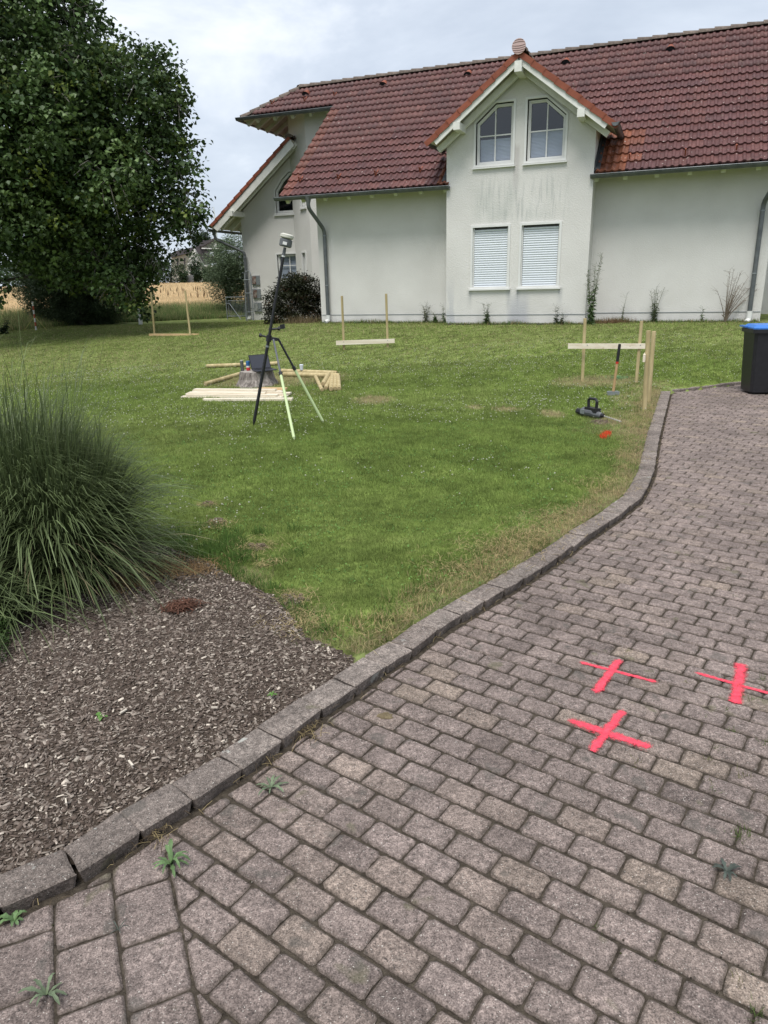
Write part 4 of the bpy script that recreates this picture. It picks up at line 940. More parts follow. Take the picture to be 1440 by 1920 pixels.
o = fast('lawn_grass', np.concatenate(Vs), np.concatenate(Fs), M_col, col=np.concatenate(Cs), kind='stuff'); tag(o, 'short mown lawn grass between the driveway and the house', 'grass')
# rank tufts along the kerb, bed edge and wall foot
def tufts(centres, nb, h, wd, spread, colf, lean=.6):
    P, H, W_, C = [], [], [], []
    for (x, y) in centres:
        k = NR.integers(nb[0], nb[1]); px = x + NR.normal(0, spread, k); py = y + NR.normal(0, spread, k)
        P.append(np.stack([px, py, lawn_h(px, py).clip(.0)], 1)); H.append(h * NR.uniform(.5, 1.3, k)); W_.append(wd * NR.uniform(.7, 1.3, k)); C.append(colf(k))
    return blades(np.concatenate(P), np.concatenate(H), np.concatenate(W_), np.concatenate(C), lean)
green = lambda k: np.array([.095, .165, .04]) * NR.uniform(.6, 1.4, (k, 1))
straw = lambda k: np.array([.42, .33, .17]) * NR.uniform(.6, 1.3, (k, 1))
mixc = lambda k: np.where(NR.random((k, 1)) < .45, straw(k), green(k))
def along(P, n, w0, w1):
    r = []
    seg = [math.dist(a, b) for a, b in zip(P[:-1], P[1:])]; tot = sum(seg)
    for _ in range(n):
        t = NR.random() * tot; i = 0
        while t > seg[i] and i < len(seg) - 1: t -= seg[i]; i += 1
        a, b = P[i], P[i + 1]; dx, dy = (b[0] - a[0]) / seg[i], (b[1] - a[1]) / seg[i]; w_ = NR.uniform(w0, w1); r.append((a[0] + dx * t - dy * w_, a[1] + dy * t + dx * w_))
    return r
KBF = KB[i_end:]
v, f, c = tufts(along(KBF[:10], 70, .02, .3), (14, 40), .05, .004, .02, mixc); v2, f2, c2 = tufts(along([(-.30, 2.95), (-.60, 3.42), (-.83, 3.62), (-1.0, 3.85), (-1.25, 4.1)], 130, -.08, .28), (16, 40), .055, .0042, .024, green)
v3, f3, c3 = tufts(along(KBF, 230, .0, .22), (10, 22), .045, .005, .03, straw, lean=1.3); v4, f4, c4 = tufts([(x, y) for x, y in zip(NR.normal(-1.1, .22, 110), NR.normal(4.05, .24, 110))], (20, 40), .07, .005, .03, green)
V = np.concatenate([v, v2, v3, v4]); k1, k2, k3 = len(v), len(v) + len(v2), len(v) + len(v2) + len(v3)
o = fast('rough_grass', V, np.concatenate([f, f2 + k1, f3 + k2, f4 + k3]), M_col, col=np.concatenate([c, c2, c3, c4]), kind='stuff'); tag(o, 'uncut green and straw tufts along the kerb and the edge of the mulch bed', 'grass')
# dry straw bits lying on the turf and in the kerb gutter
def straws(xy, zf, L, wd, C):
    x, y = xy; n = len(x); a = NR.random(n) * np.pi * 2; l = L * NR.uniform(.4, 1.3, n) / 2; b = a + NR.normal(0, .25, n); z = zf(x, y) + NR.uniform(.004, .02, n); dz = NR.normal(0, .006, n)
    ex, ey = np.cos(a) * l, np.sin(a) * l; fx, fy = np.cos(b) * l, np.sin(b) * l; wx, wy = -np.sin(a) * wd / 2, np.cos(a) * wd / 2
    V = np.stack([np.stack([x - ex - wx, y - ey - wy, z - dz], 1), np.stack([x - ex + wx, y - ey + wy, z - dz], 1), np.stack([x + wx, y + wy, z + .004], 1), np.stack([x - wx, y - wy, z + .004], 1),
                  np.stack([x + wx, y + wy, z + .004], 1), np.stack([x - wx, y - wy, z + .004], 1), np.stack([x + fx - wx, y + fy - wy, z + dz], 1), np.stack([x + fx + wx, y + fy + wy, z + dz], 1)], 1).reshape(-1, 3)
    i = np.arange(n)[:, None] * 8; F = np.concatenate([i + np.array([0, 1, 2, 3]), i + np.array([5, 4, 7, 6])]); return V, F, np.repeat(C, 8, 0)
pts = []
for cpt, rx, ry, n in ((G0(560, 1185), .10, .07, 240), (G0(555, 1140), .07, .05, 140), (G0(480, 1045), .09, .09, 220), (G0(410, 1000), .07, .06, 130), (G0(395, 962), .05, .04, 80), (G0(505, 1075), .05, .05, 80)): pts.append((NR.normal(cpt[0], rx, n), NR.normal(cpt[1], ry, n)))
for q_, n in (((1005, 1025), 420), (945, 1052) and ((945, 1052), 380), ((1060, 990), 260), ((860, 1090), 200), ((1150, 925), 260), ((1180, 870), 200)):
    cpt = G0(*q_); pts.append((NR.normal(cpt[0] - .05, .13, n), NR.normal(cpt[1] + .05, .12, n)))
kx = np.array(along(KBF, 900, .02, .20)); pts.append((kx[:, 0], kx[:, 1])); q = T(600, 745); pts.append((NR.normal(q.x - .25, .45, 500), NR.normal(q.y + .2, .22, 500)))
X = np.concatenate([p[0] for p in pts]); Y = np.concatenate([p[1] for p in pts]); V, F, C = straws((X, Y), lambda x, y: np.maximum(lawn_h(x, y), .03) + .012, .055, .002, straw(len(X)))
o = fast('cut_straw', V, F, M_col, col=C, kind='stuff'); tag(o, 'dry cut grass stalks lying on the turf by the kerb and stump', 'straw')
g6 = [G0(300, 1078), G0(235, 1110), G0(365, 1085)]; X = np.concatenate([NR.normal(p[0], .10, 420) for p in g6]); Y = np.concatenate([NR.normal(p[1], .07, 420) for p in g6]); V, F, C = straws((X, Y), lambda x, y: np.maximum(bed_h(x, y), .03) + .008, .05, .003, np.array([.26, .17, .085]) * NR.uniform(.5, 1.4, (len(X), 1)))
o = fast('brown_thatch', V, F, M_col, col=C, kind='stuff'); tag(o, 'tan brown thatch lying under the right skirt of the ornamental grass', 'thatch')
v, f, c = tufts([(a_ + NR.normal(0, .05), b_ + NR.normal(0, .05)) for a_, b_ in along([(-.30, 2.90), (-.42, 3.06), (-.60, 3.42), (-.83, 3.62), (-1.0, 3.85), (-1.2, 4.05)], 60, -.02, .16)], (10, 34), .06, .0035, .03, mixc, lean=1.0)
o = fast('bed_edge_tufts', v, f, M_col, col=c, kind='stuff'); tag(o, 'ragged grass tufts hanging over the upper edge of the mulch bed', 'grass')
gx = np.array(along(KF, 420, -.035, .0)); g2 = G0(570, 1368); g3 = G0(295, 1570); g4 = G0(510, 1432); g5 = G0(965, 1092)
X = np.concatenate([gx[:, 0], NR.normal(g2[0], .035, 240), NR.normal(g3[0], .03, 90), NR.normal(g4[0], .025, 26), NR.normal(g5[0], .04, 40)]); Y = np.concatenate([gx[:, 1], NR.normal(g2[1], .04, 240), NR.normal(g3[1], .025, 90), NR.normal(g4[1], .02, 26), NR.normal(g5[1], .04, 40)])
V, F, C = straws((X, Y), lambda x, y: 0 * x, .035, .0017, np.where(NR.random((len(X), 1)) < .35, straw(len(X)) * .8, np.array([.10, .075, .05]) * NR.uniform(.6, 1.5, (len(X), 1))))
o = fast('gutter_litter', V, F, M_col, col=C, kind='stuff'); tag(o, 'straw and leaf litter lying on the paving along the kerb', 'litter')
# clover and other broad leaves low in the turf
n = 60000; x, y = lawn_points(n, -3.8, 4.2, 2.5, 8.0); k = (vn(x, y, 3.1) + .35 * vn(x, y, 9)) > NR.uniform(.45, 1.1, len(x)); x, y = x[k], y[k]; n = len(x)
def lowleaf(x, y, s, C):
    n = len(x); a = NR.random(n) * 6.283; V = []; z = lawn_h(x, y) + NR.uniform(.010, .026, n); tx, ty = NR.normal(0, .35, n), NR.normal(0, .35, n)
    for q in range(5): ca, sa = np.cos(a + q * 1.2566) * s, np.sin(a + q * 1.2566) * s; V.append(np.stack([x + ca, y + sa, z + tx * ca + ty * sa], 1))
    V = np.stack(V, 1).reshape(-1, 3); i = np.arange(n)[:, None] * 5; F = np.concatenate([i + np.array([[0, 1, 2]]), i + np.array([[0, 2, 3]]), i + np.array([[0, 3, 4]])]); return V, F, np.repeat(C, 5, 0)
V, F, C = lowleaf(x, y, NR.uniform(.003, .0075, n), np.array([.13, .23, .06]) * NR.uniform(.55, 1.35, (n, 1)))
o = fast('clover_leaves', V, F, M_col, col=C, kind='stuff'); tag(o, 'patches of low clover leaves in the near part of the lawn', 'clover')
# clover flowers
n = 26000; x, y = lawn_points(n, -6.5, 6, 3.2, 14.5); k = (vn(x, y, .9) + .5 * vn(x, y, 3) + .3 * (y > 8)) > NR.uniform(.55, 1.75, len(x)); k &= dryness(x, y) < .5; x, y = x[k], y[k]; n = len(x); r = .0078 * NR.uniform(.6, 1.2, n); z = lawn_h(x, y) + NR.uniform(.02, .04, n)
oct_ = np.array([[1, 0, 0], [-1, 0, 0], [0, 1, 0], [0, -1, 0], [0, 0, 1], [0, 0, -.6]]); V = (np.stack([x, y, z], 1)[:, None] + oct_[None] * r[:, None, None]).reshape(-1, 3)
fo = np.array([[0, 2, 4], [2, 1, 4], [1, 3, 4], [3, 0, 4], [2, 0, 5], [1, 2, 5], [3, 1, 5], [0, 3, 5]]); F = (np.arange(n)[:, None, None] * 6 + fo[None]).reshape(-1, 3)
o = fast('clover_flowers', V, F, M_col, col=np.array([.62, .62, .50]) * NR.uniform(.6, 1.1, (len(V), 1)), kind='stuff'); tag(o, 'small white clover flowers scattered through the lawn', 'flowers')
# orange spray on the turf
pc = T(1135, 817); n = 420; t = NR.uniform(-1, 1, n); x = pc.x + t * .075 + NR.normal(0, .012, n); y = pc.y + t * .13 + NR.normal(0, .03, n); 
v, f, c = blades(np.stack([x, y, lawn_h(x, y) + .006], 1), .036 * NR.uniform(.6, 1.2, n), .006 * np.ones(n), np.array([.85, .09, .04]) * NR.uniform(.8, 1.1, (n, 1)), lean=.9, basec=.9, tipc=1)
o = fast('sprayed_turf', v, f, M_col, col=c, kind='stuff'); tag(o, 'orange red spray mark on the grass in front of the drill', 'paint mark')
pc = T(1160, 709); n = 160; x = NR.normal(pc.x, .07, n); y = NR.normal(pc.y, .05, n)
v, f, c = blades(np.stack([x, y, lawn_h(x, y) + .004], 1), .036 * NR.uniform(.6, 1.2, n), .008 * np.ones(n), np.array([.16, .42, .20]) * NR.uniform(.8, 1.2, (n, 1)), lean=.9, basec=.9)
o = fast('sprayed_turf', v, f, M_col, col=c, kind='stuff'); tag(o, 'faint mint green spray mark on the grass behind the hammer', 'paint mark')
# bark mulch
n = 190000; y = 1.0 + 3.6 * NR.random(n) ** 1.15; x = NR.uniform(-3.0, .1, n); k = inpoly(x, y, BED) & view(x, y, .2); x, y = x[k], y[k]; n = len(x)
L = .0054 * np.exp(np.clip(NR.normal(0, .48, n), -1, .95)); W_ = L * NR.uniform(.18, .55, n); Tt = W_ * .3; a = NR.random(n) * 2 * np.pi; z = bed_h(x, y) + NR.uniform(0, .008, n); tl1 = NR.normal(0, .30, n); tl2 = NR.normal(0, .35, n)
bx = np.array([[-1, -.7, -1], [.9, -1, -1], [1, .8, -1], [-.85, 1, -1], [-.9, -.6, 1], [.8, -.9, 1], [.95, .7, 1], [-.75, .9, 1]]); bq = np.array([[4, 5, 6, 7], [0, 4, 7, 3], [1, 2, 6, 5], [0, 1, 5, 4], [2, 3, 7, 6]])
lx = bx[None, :, 0] * L[:, None]; ly = bx[None, :, 1] * W_[:, None]; lz = bx[None, :, 2] * Tt[:, None] + lx * np.sin(tl1)[:, None] * .6 + ly * np.sin(tl2)[:, None]
V = np.stack([x[:, None] + lx * np.cos(a)[:, None] - ly * np.sin(a)[:, None], y[:, None] + lx * np.sin(a)[:, None] + ly * np.cos(a)[:, None], z[:, None] + lz], 2).reshape(-1, 3)
F = (np.arange(n)[:, None, None] * 8 + bq[None]).reshape(-1, 4); t = NR.random((n, 1)); C = np.where(t < .5, np.array([.100, .076, .062]), np.where(t < .80, np.array([.185, .150, .126]), np.where(t < .96, np.array([.30, .255, .215]), np.array([.48, .42, .35])))) * NR.uniform(.75, 1.25, (n, 1))
o = fast('bark_mulch', V, F, M_chip, col=np.repeat(C, 8, 0), kind='stuff'); tag(o, 'weathered bark chips covering the bed beside the kerb', 'mulch')

def ribbon(Pts, wd, C0, C1, seg=6):
    """curved grass leaves: Pts (n,4,3) bezier, wd (n) -> V,F,C"""
    n = len(Pts); t = np.linspace(0, 1, seg + 1); B = np.stack([(1 - t) ** 3, 3 * t * (1 - t) ** 2, 3 * t ** 2 * (1 - t), t ** 3], 1); c = np.einsum('sk,nkd->nsd', B, Pts)
    d = np.gradient(c, axis=1); s = np.cross(d, np.array([0, 0, 1.])); s += NR.normal(0, .15, (n, 1, 3)) * np.linalg.norm(s, axis=2, keepdims=True); s /= np.linalg.norm(s, axis=2, keepdims=True) + 1e-9
    wv = wd[:, None] * (np.sin(np.pi * np.clip(t * .82 + .16, 0, 1)) ** .6)[None]; V = np.stack([c - s * wv[..., None] / 2, c + s * wv[..., None] / 2], 2).reshape(-1, 3)
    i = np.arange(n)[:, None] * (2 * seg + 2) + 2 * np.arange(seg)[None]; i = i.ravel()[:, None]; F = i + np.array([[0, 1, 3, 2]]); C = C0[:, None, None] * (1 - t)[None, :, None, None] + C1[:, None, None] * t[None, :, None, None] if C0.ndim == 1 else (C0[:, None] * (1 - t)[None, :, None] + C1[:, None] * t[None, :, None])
    return V, F, np.repeat(C, 2, 1).reshape(-1, 3)
def grassclump(cx_, cy_, n, rad0, h, reach, wd, c0, c1, droop=.4, z0=.05, bias=None, hv=.35):
    a = NR.random(n) * 2 * np.pi
    if bias is not None: a = bias[0] + NR.normal(0, bias[1], n)
    r0 = rad0 * np.sqrt(NR.random(n)); b = np.stack([cx_ + np.cos(a) * r0, cy_ + np.sin(a) * r0, np.full(n, z0)], 1)
    u = NR.random(n) ** .8; H = h * (1 - hv * u) * NR.uniform(.75, 1.12, n); Rr = reach * (.12 + .95 * u) * NR.uniform(.7, 1.15, n); dirv = np.stack([np.cos(a), np.sin(a), 0 * a], 1); up = np.array([0, 0, 1.])
    dr = droop * u * NR.uniform(.3, 1.3, n)
    P1 = b + up * (H * .5)[:, None] + dirv * (Rr * .12)[:, None]; P2 = b + up * (H * 1.02)[:, None] + dirv * (Rr * .50)[:, None]; P3 = b + up * (H * (1.0 - dr))[:, None] + dirv * Rr[:, None] + NR.normal(0, .03, (n, 3))
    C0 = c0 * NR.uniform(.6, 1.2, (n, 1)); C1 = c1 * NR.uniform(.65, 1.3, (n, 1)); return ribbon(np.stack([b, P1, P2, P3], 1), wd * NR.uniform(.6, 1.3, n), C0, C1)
def join(parts):
    V, F, C, o_ = [], [], [], 0
    for v, f, c in parts: V.append(v); F.append(f + o_); C.append(c); o_ += len(v)
    return np.concatenate(V), np.concatenate(F), np.concatenate(C)
OG = thing('ornamental_grass', 'big arching clump of dark green ornamental grass at the edge of the mulch bed', 'ornamental grass', (-2.05, 3.85, .04))
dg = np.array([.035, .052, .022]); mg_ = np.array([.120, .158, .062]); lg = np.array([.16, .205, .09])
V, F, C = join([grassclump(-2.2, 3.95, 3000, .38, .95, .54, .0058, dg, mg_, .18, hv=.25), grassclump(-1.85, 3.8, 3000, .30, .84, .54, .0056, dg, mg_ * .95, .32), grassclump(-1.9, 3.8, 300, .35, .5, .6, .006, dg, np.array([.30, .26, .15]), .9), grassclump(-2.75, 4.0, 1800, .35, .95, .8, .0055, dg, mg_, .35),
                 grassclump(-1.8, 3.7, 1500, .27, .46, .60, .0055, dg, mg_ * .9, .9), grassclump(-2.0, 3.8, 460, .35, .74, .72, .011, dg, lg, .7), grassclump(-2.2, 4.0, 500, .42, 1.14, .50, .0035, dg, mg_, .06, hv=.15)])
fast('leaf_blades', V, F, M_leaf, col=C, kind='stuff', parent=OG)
v1 = grassclump(-1.9, 3.85, 40, .3, 1.30, .70, .0032, mg_, lg, .02, bias=(-.1, .8), hv=.1); v2 = grassclump(-2.3, 3.9, 70, .4, 1.35, .55, .003, mg_, lg, .02, hv=.1)
V, F, C = join([v1, v2]); fast('flower_stems', V, F, M_leaf, col=C, kind='stuff', parent=OG)
OG2 = thing('ornamental_grass', 'low tussock of broad arching grass leaves at the left edge of the mulch bed', 'ornamental grass', (-1.95, 3.15, .04))
V, F, C = join([grassclump(-2.05, 3.1, 420, .12, .42, .48, .009, dg * 1.3, lg * .95, .75, z0=.04), grassclump(-1.9, 3.2, 260, .12, .34, .5, .006, dg, mg_, .95, z0=.04), grassclump(-1.98, 3.05, 14, .05, .62, .25, .014, mg_, lg * 1.2, .5, z0=.04)])
fast('leaf_blades', V, F, M_leaf, col=C, kind='stuff', parent=OG2)

def leaves(P, size, C, fold=.25, aspect=.8, droop=.6, rot=None):
    """folded leaves, 2 quads each, random orientation hanging outward"""
    n = len(P); a = NR.random(n) * 2 * np.pi; pitch = -droop + NR.normal(0, .45, n); d = np.stack([np.cos(a) * np.cos(pitch), np.sin(a) * np.cos(pitch), np.sin(pitch)], 1)
    s = np.cross(d, np.array([0, 0, 1.])); s /= np.linalg.norm(s, axis=1, keepdims=True) + 1e-9; roll = NR.normal(0, .5, n); nn = np.cross(s, d); s = s * np.cos(roll)[:, None] + nn * np.sin(roll)[:, None]; nn = np.cross(s, d)
    L = size[:, None]; W_ = L * aspect / 2; V = np.stack([P, P + d * L * .35 + s * W_ + nn * L * fold * .4, P + d * L, P + d * L * .35 - s * W_ + nn * L * fold * .4, P + d * L * .5 - nn * L * .05], 1).reshape(-1, 3)
    i = np.arange(n)[:, None] * 5; F = np.concatenate([i + np.array([[0, 4, 1]]), i + np.array([[4, 2, 1]]), i + np.array([[0, 3, 4]]), i + np.array([[4, 3, 2]])]); return V, F, np.repeat(C, 5, 0)
def crown(lobes, ncl, nl, csz, lsz, c0, c1, shell=.8, droop=.6, aspect=.92, yel=None):
    """lobes (x,y,z,rx,ry,rz); leaf clusters mostly near the lobe surfaces"""
    lob = np.array(lobes, float); wgt = lob[:, 3] * lob[:, 4] + lob[:, 3] * lob[:, 5]; wgt /= wgt.sum(); idx = NR.choice(len(lob), ncl, p=wgt); d = NR.normal(0, 1, (ncl, 3)); d /= np.linalg.norm(d, axis=1, keepdims=True)
    r = shell + (1.06 - shell) * NR.random(ncl) ** .6; r = np.where(NR.random(ncl) < .25, NR.random(ncl) ** .5 * shell, r); c = lob[idx, :3] + d * r[:, None] * lob[idx, 3:6]
    tone = NR.uniform(.7, 1.35, len(lob))[idx][:, None]; P = (c[:, None] + NR.normal(0, 1, (ncl, nl, 3)) * np.array([csz, csz, csz * .7])).reshape(-1, 3); cc = NR.random((ncl, 1)); C = (c0 * (1 - cc) + c1 * cc) * tone
    if yel is not None: C = np.where(NR.random((ncl, 1)) < .06, yel, C)
    C = np.repeat(C, nl, 0) * NR.uniform(.65, 1.35, (ncl * nl, 1)); return leaves(P, lsz * NR.uniform(.6, 1.25, len(P)), C, droop=droop, aspect=aspect)
def branches(root, base, pts, r0, m=None, twig=0):
    g = Geo()
    for P, ra, rb in pts:
        n = len(P); g.tube(P, [ra + (rb - ra) * i / (n - 1) for i in range(n)], 7, cap=False)
    return g
# the lime tree
TY = 20.5
def lobe(px, py, rpx, Y=TY, ry=None, rz=None):
    p = AT(px, py, Y); r = rpx / 1400 * Y * 1.02; return (p.x, p.y, p.z, r, (ry or r), (rz or r))
LT = [lobe(-60, 120, 190), lobe(20, -60, 112), lobe(90, 90, 105), lobe(60, 230, 150), lobe(180, 230, 110), lobe(245, 185, 78), lobe(262, 160, 66, TY - .6), lobe(275, 290, 62, TY - .5), lobe(120, 380, 140), lobe(228, 382, 96), lobe(298, 398, 50, TY - .4),
      lobe(250, 472, 48), lobe(238, 535, 36, TY - .5), lobe(262, 552, 22, TY - .6), lobe(130, 450, 78, TY + .5), lobe(-60, 370, 120), lobe(20, 300, 160, TY - 1), lobe(150, 130, 52, TY - 1), lobe(205, 330, 70, TY - 1.3), lobe(100, 200, 70, TY - 1.5), lobe(225, 530, 40, TY - .6), lobe(252, 566, 24, TY - .6), lobe(190, 495, 40, TY - .5), lobe(285, 500, 22, TY - .5), lobe(352, 418, 26, TY - .5), lobe(335, 320, 34, TY - .3), lobe(-55, 535, 44, TY - 2), lobe(322, 210, 26, TY - .5), lobe(318, 262, 26, TY - .4), lobe(345, 385, 30, TY - .4), lobe(60, 415, 85, TY), lobe(-70, 260, 120, TY - 1), lobe(138, 30, 36, TY)]
base = Vector((AT(140, 500, 25.2).x, 25.2, float(gz(-10.5, 25.2))))
LIME = thing('lime_tree', 'large dark green broadleaf tree filling the upper left, branches hanging low', 'tree', base)
V, F, C = crown(LT, 4300, 26, .16, .118, np.array([.042, .078, .026]), np.array([.105, .158, .052]), shell=.80, yel=np.array([.14, .18, .04]))
# hanging low sprays and outlying shoots
sp = [(252, 560), (262, 578), (240, 540), (275, 590), (228, 520), (300, 495), (285, 520), (318, 480), (205, 52), (232, 64), (185, 25), (340, 270), (358, 272), (368, 268), (345, 225), (338, 178), (372, 360), (382, 395), (372, 430), (-10, 540), (5, 545), (12, 530), (-5, 555), (268, 92), (250, 95), (285, 105), (300, 108), (328, 140), (318, 200), (322, 310), (150, 5), (188, 45), (330, 245), (365, 375), (378, 410), (365, 450), (350, 465)]
pc_ = np.array([tuple(AT(px, py, TY - .3)) for px, py in sp]); P = (pc_[:, None] + NR.normal(0, 1, (len(sp), 26, 3)) * np.array([.13, .17, .10])).reshape(-1, 3)
v, f, c = leaves(P, .135 * NR.uniform(.6, 1.2, len(P)), np.array([.032, .058, .017]) * NR.uniform(.5, 1.5, (len(P), 1)))
V, F, C = join([(V, F, C), (v, f, c)]); fast('foliage', V, F, M_leaf, col=C, kind='stuff', parent=LIME)
g = Geo(); bz = base; top = AT(60, 120, TY)
g.tube([bz, bz + Vector((0, 0, 1.5)), bz + Vector((-.1, -.2, 3.6)), top + Vector((0, 2.2, 0))], [.27, .23, .2, .06], 10)
g.build('trunk', M_bark, LIME, world=True)
g = Geo()
for L_ in LT: q = Vector(L_[:3]); st = bz + Vector((.06, 0, max(1.2, min(4.5, (q.z - bz.z) * .5)))); mid = (st + q) / 2 + Vector((0, 0, .3)); g.tube([st, mid, q], [.09, .05, .02], 6, cap=False)
for _ in range(190):
    L_ = rnd.choice(LT); q = Vector(L_[:3]); d = Vector((rnd.gauss(0, 1), rnd.gauss(-1, .8), rnd.gauss(0, .7))).normalized() * L_[3] * 1.08; g.tube([q + d * .2, q + d * .6 + Vector((rnd.gauss(0, .1), 0, .12)), q + d + Vector((rnd.gauss(0, .15), 0, -.15))], [.02, .013, .006], 5, cap=False)
g.build('limbs', mat('pale_bark', (.10, .09, .075), (.20, .185, .16), sc=12, rough=.9), LIME, world=True)
# round dense bush-tree behind it
def P_(px, py, Y): return AT(px, py, Y)
BY = 21.6; bb = T(150, 609); BY = bb.y
def lobeB(px, py, r, Y): p = AT(px, py, Y); q = r / 1400 * Y; return (p.x, p.y, p.z, q, q, q)
BT = [lobeB(110, 588, 28, BY), lobeB(185, 588, 28, BY), lobeB(145, 580, 40, BY), lobeB(130, 525, 84, BY), lobeB(160, 575, 50, BY), lobeB(90, 575, 36, BY), lobeB(55, 520, 34, BY), lobeB(90, 500, 58, BY), lobeB(175, 540, 66, BY), lobeB(120, 560, 55, BY), lobeB(75, 545, 42, BY), lobeB(205, 560, 38, BY), lobeB(150, 470, 50, BY)]
BUSH = thing('round_shrub', 'round dense shrub on a short trunk under the large tree', 'shrub', bb)
V, F, C = crown(BT, 3400, 26, .10, .085, np.array([.045, .072, .034]), np.array([.095, .135, .068]), shell=.85, droop=.1, aspect=.35); fast('foliage', V, F, M_leaf, col=C, kind='stuff', parent=BUSH)
g = Geo(); g.tube([bb, bb + Vector((.02, 0, .5)), bb + Vector((-.1, 0, 1.4))], [.13, .11, .05], 8)
for i in range(10): a_ = i * .63; g.tube([bb + Vector((0, 0, .45)), bb + Vector((math.cos(a_) * .5, math.sin(a_) * .5, 1.0)), bb + Vector((math.cos(a_), math.sin(a_), 1.5))], [.05, .03, .01], 5)
g.build('trunk', M_bark, BUSH, world=True)
# willow beside the house
WY = 29.0; wb = Vector((AT(428, 560, WY).x, WY, float(gz(-5.5, WY))))
WT = [lobeB(428, 500, 42, WY), lobeB(422, 530, 34, WY), lobeB(440, 475, 36, WY), lobeB(455, 520, 40, WY), lobeB(415, 505, 28, WY), lobeB(450, 550, 28, WY)]
WIL = thing('willow_bush', 'grey green narrow leaved bush rising behind the metal gate', 'bush', wb)
V, F, C = crown(WT, 900, 26, .13, .10, np.array([.09, .135, .07]), np.array([.20, .26, .16]), shell=.82, droop=0, aspect=.25)
tp = np.array([tuple(AT(px, py, WY)) for px, py in [(432, 452), (440, 446), (448, 440), (425, 462), (418, 470), (452, 450), (445, 455), (436, 462)]]); P = (tp[:, None] + NR.normal(0, 1, (8, 30, 3)) * np.array([.06, .06, .14])).reshape(-1, 3); v, f, c = leaves(P, .09 * np.ones(len(P)), np.array([.12, .17, .09]) * NR.uniform(.6, 1.3, (len(P), 1)), droop=-.5, aspect=.25)
V, F, C = join([(V, F, C), (v, f, c)]); fast('foliage', V, F, M_leaf, col=C, kind='stuff', parent=WIL)
g = Geo(); g.tube([wb, wb + Vector((0, 0, 1.2))], [.12, .06], 7)
for px, py in [(432, 452), (440, 446), (448, 440), (425, 462), (452, 450), (415, 500)]: g.tube([wb + Vector((0, 0, .5)), (wb + AT(px, py, WY)) / 2 + Vector((.1, 0, .3)), AT(px, py, WY)], [.04, .02, .008], 5)
g.build('trunk', M_bark, WIL, world=True)
# evergreen shrub in the corner of the house
RY = 21.6; rb = Vector((AT(550, 600, RY).x, RY, float(gz(-2.6, RY))))
RT = [lobeB(556, 560, 40, RY), lobeB(530, 575, 34, RY), lobeB(575, 550, 30, RY), lobeB(510, 588, 20, RY), lobeB(545, 540, 22, RY), lobeB(585, 580, 24, RY), lobeB(560, 532, 18, RY)]
RHO = thing('evergreen_shrub', 'dark leathery shrub with bronze leaves in the corner left of the downpipe', 'shrub', rb)
V, F, C = crown(RT, 620, 22, .07, .085, np.array([.018, .024, .012]), np.array([.055, .060, .028]), shell=.85, droop=-.2, aspect=.4, yel=np.array([.11, .06, .035])); fast('foliage', V, F, M_leaf, col=C, kind='stuff', parent=RHO)
g = Geo()
for i in range(26): a_ = rnd.random() * 6.28; g.tube([rb + Vector((rnd.gauss(0, .15), rnd.gauss(0, .1), 0)), rb + Vector((math.cos(a_) * .4, math.sin(a_) * .4 - .1, .45)), rb + Vector((math.cos(a_) * .75, math.sin(a_) * .6 - .2, rnd.uniform(.5, 1.0)))], [.018, .01, .004], 5)
g.build('stems', M_bark, RHO, world=True)
q = T(572, 606); v, f, c = blades(np.stack([NR.normal(q.x, .28, 700), NR.normal(q.y - .05, .12, 700), np.full(700, q.z)], 1), NR.uniform(.06, .3, 700), NR.uniform(.008, .014, 700), np.array([.22, .17, .10]) * NR.uniform(.5, 1.3, (700, 1)), .5)
o = fast('dry_undergrowth', v, f, M_col, col=c, kind='stuff'); tag(o, 'dry brown undergrowth at the foot of the dark shrub', 'undergrowth')

# field margin and wheat
ex = np.array([p[0] for p in EDGE]); ey = np.array([p[1] for p in EDGE])
n = 60000; x = NR.uniform(-17, -3, n); y = np.interp(x, ex, ey) + NR.random(n) ** 1.3 * 4.2; k = view(x, y, .3) & ~((x * UX + y * UY > -14) & (-x * UY + y * UX - HD > 3.5)); x, y = x[k], y[k]; dd = y - np.interp(x, ex, ey); h = .16 + .5 * np.clip(dd / 2.5, 0, 1) * NR.uniform(.5, 1.1, len(x))
dryk = (NR.random((len(x), 1)) < .25 + .1 * (x[:, None] < -9)); C = np.where(dryk, np.array([.38, .33, .17]), np.array([.16, .23, .08])) * NR.uniform(.6, 1.3, (len(x), 1)) * (.7 + .6 * vn(x, y, 1.4))[:, None]
v, f, c = blades(np.stack([x, y, gz(x, y)], 1), h, NR.uniform(.012, .024, len(x)), C, .3)
o = fast('tall_grass', v, f, M_col, col=c, kind='stuff'); tag(o, 'tall uncut grass strip between the lawn and the wheat field', 'grass')
def wh(x, y): return gz(x, y) + .46 + .05 * vn(x, y, 1.2)
wf = grid('wheat_field', -75, 12, 26, 112, 1.0, M_lawn, lambda x, y: wh(x, y) - .10, lambda x, y: np.array([.55, .42, .25]) * (.6 + .6 * vn(x, y, 3))[:, None], mask=lambda x, y: y > np.interp(x, ex, ey) + 3.2)
wf['kind'] = 'structure'
P, H_, W_, C = [], [], [], []
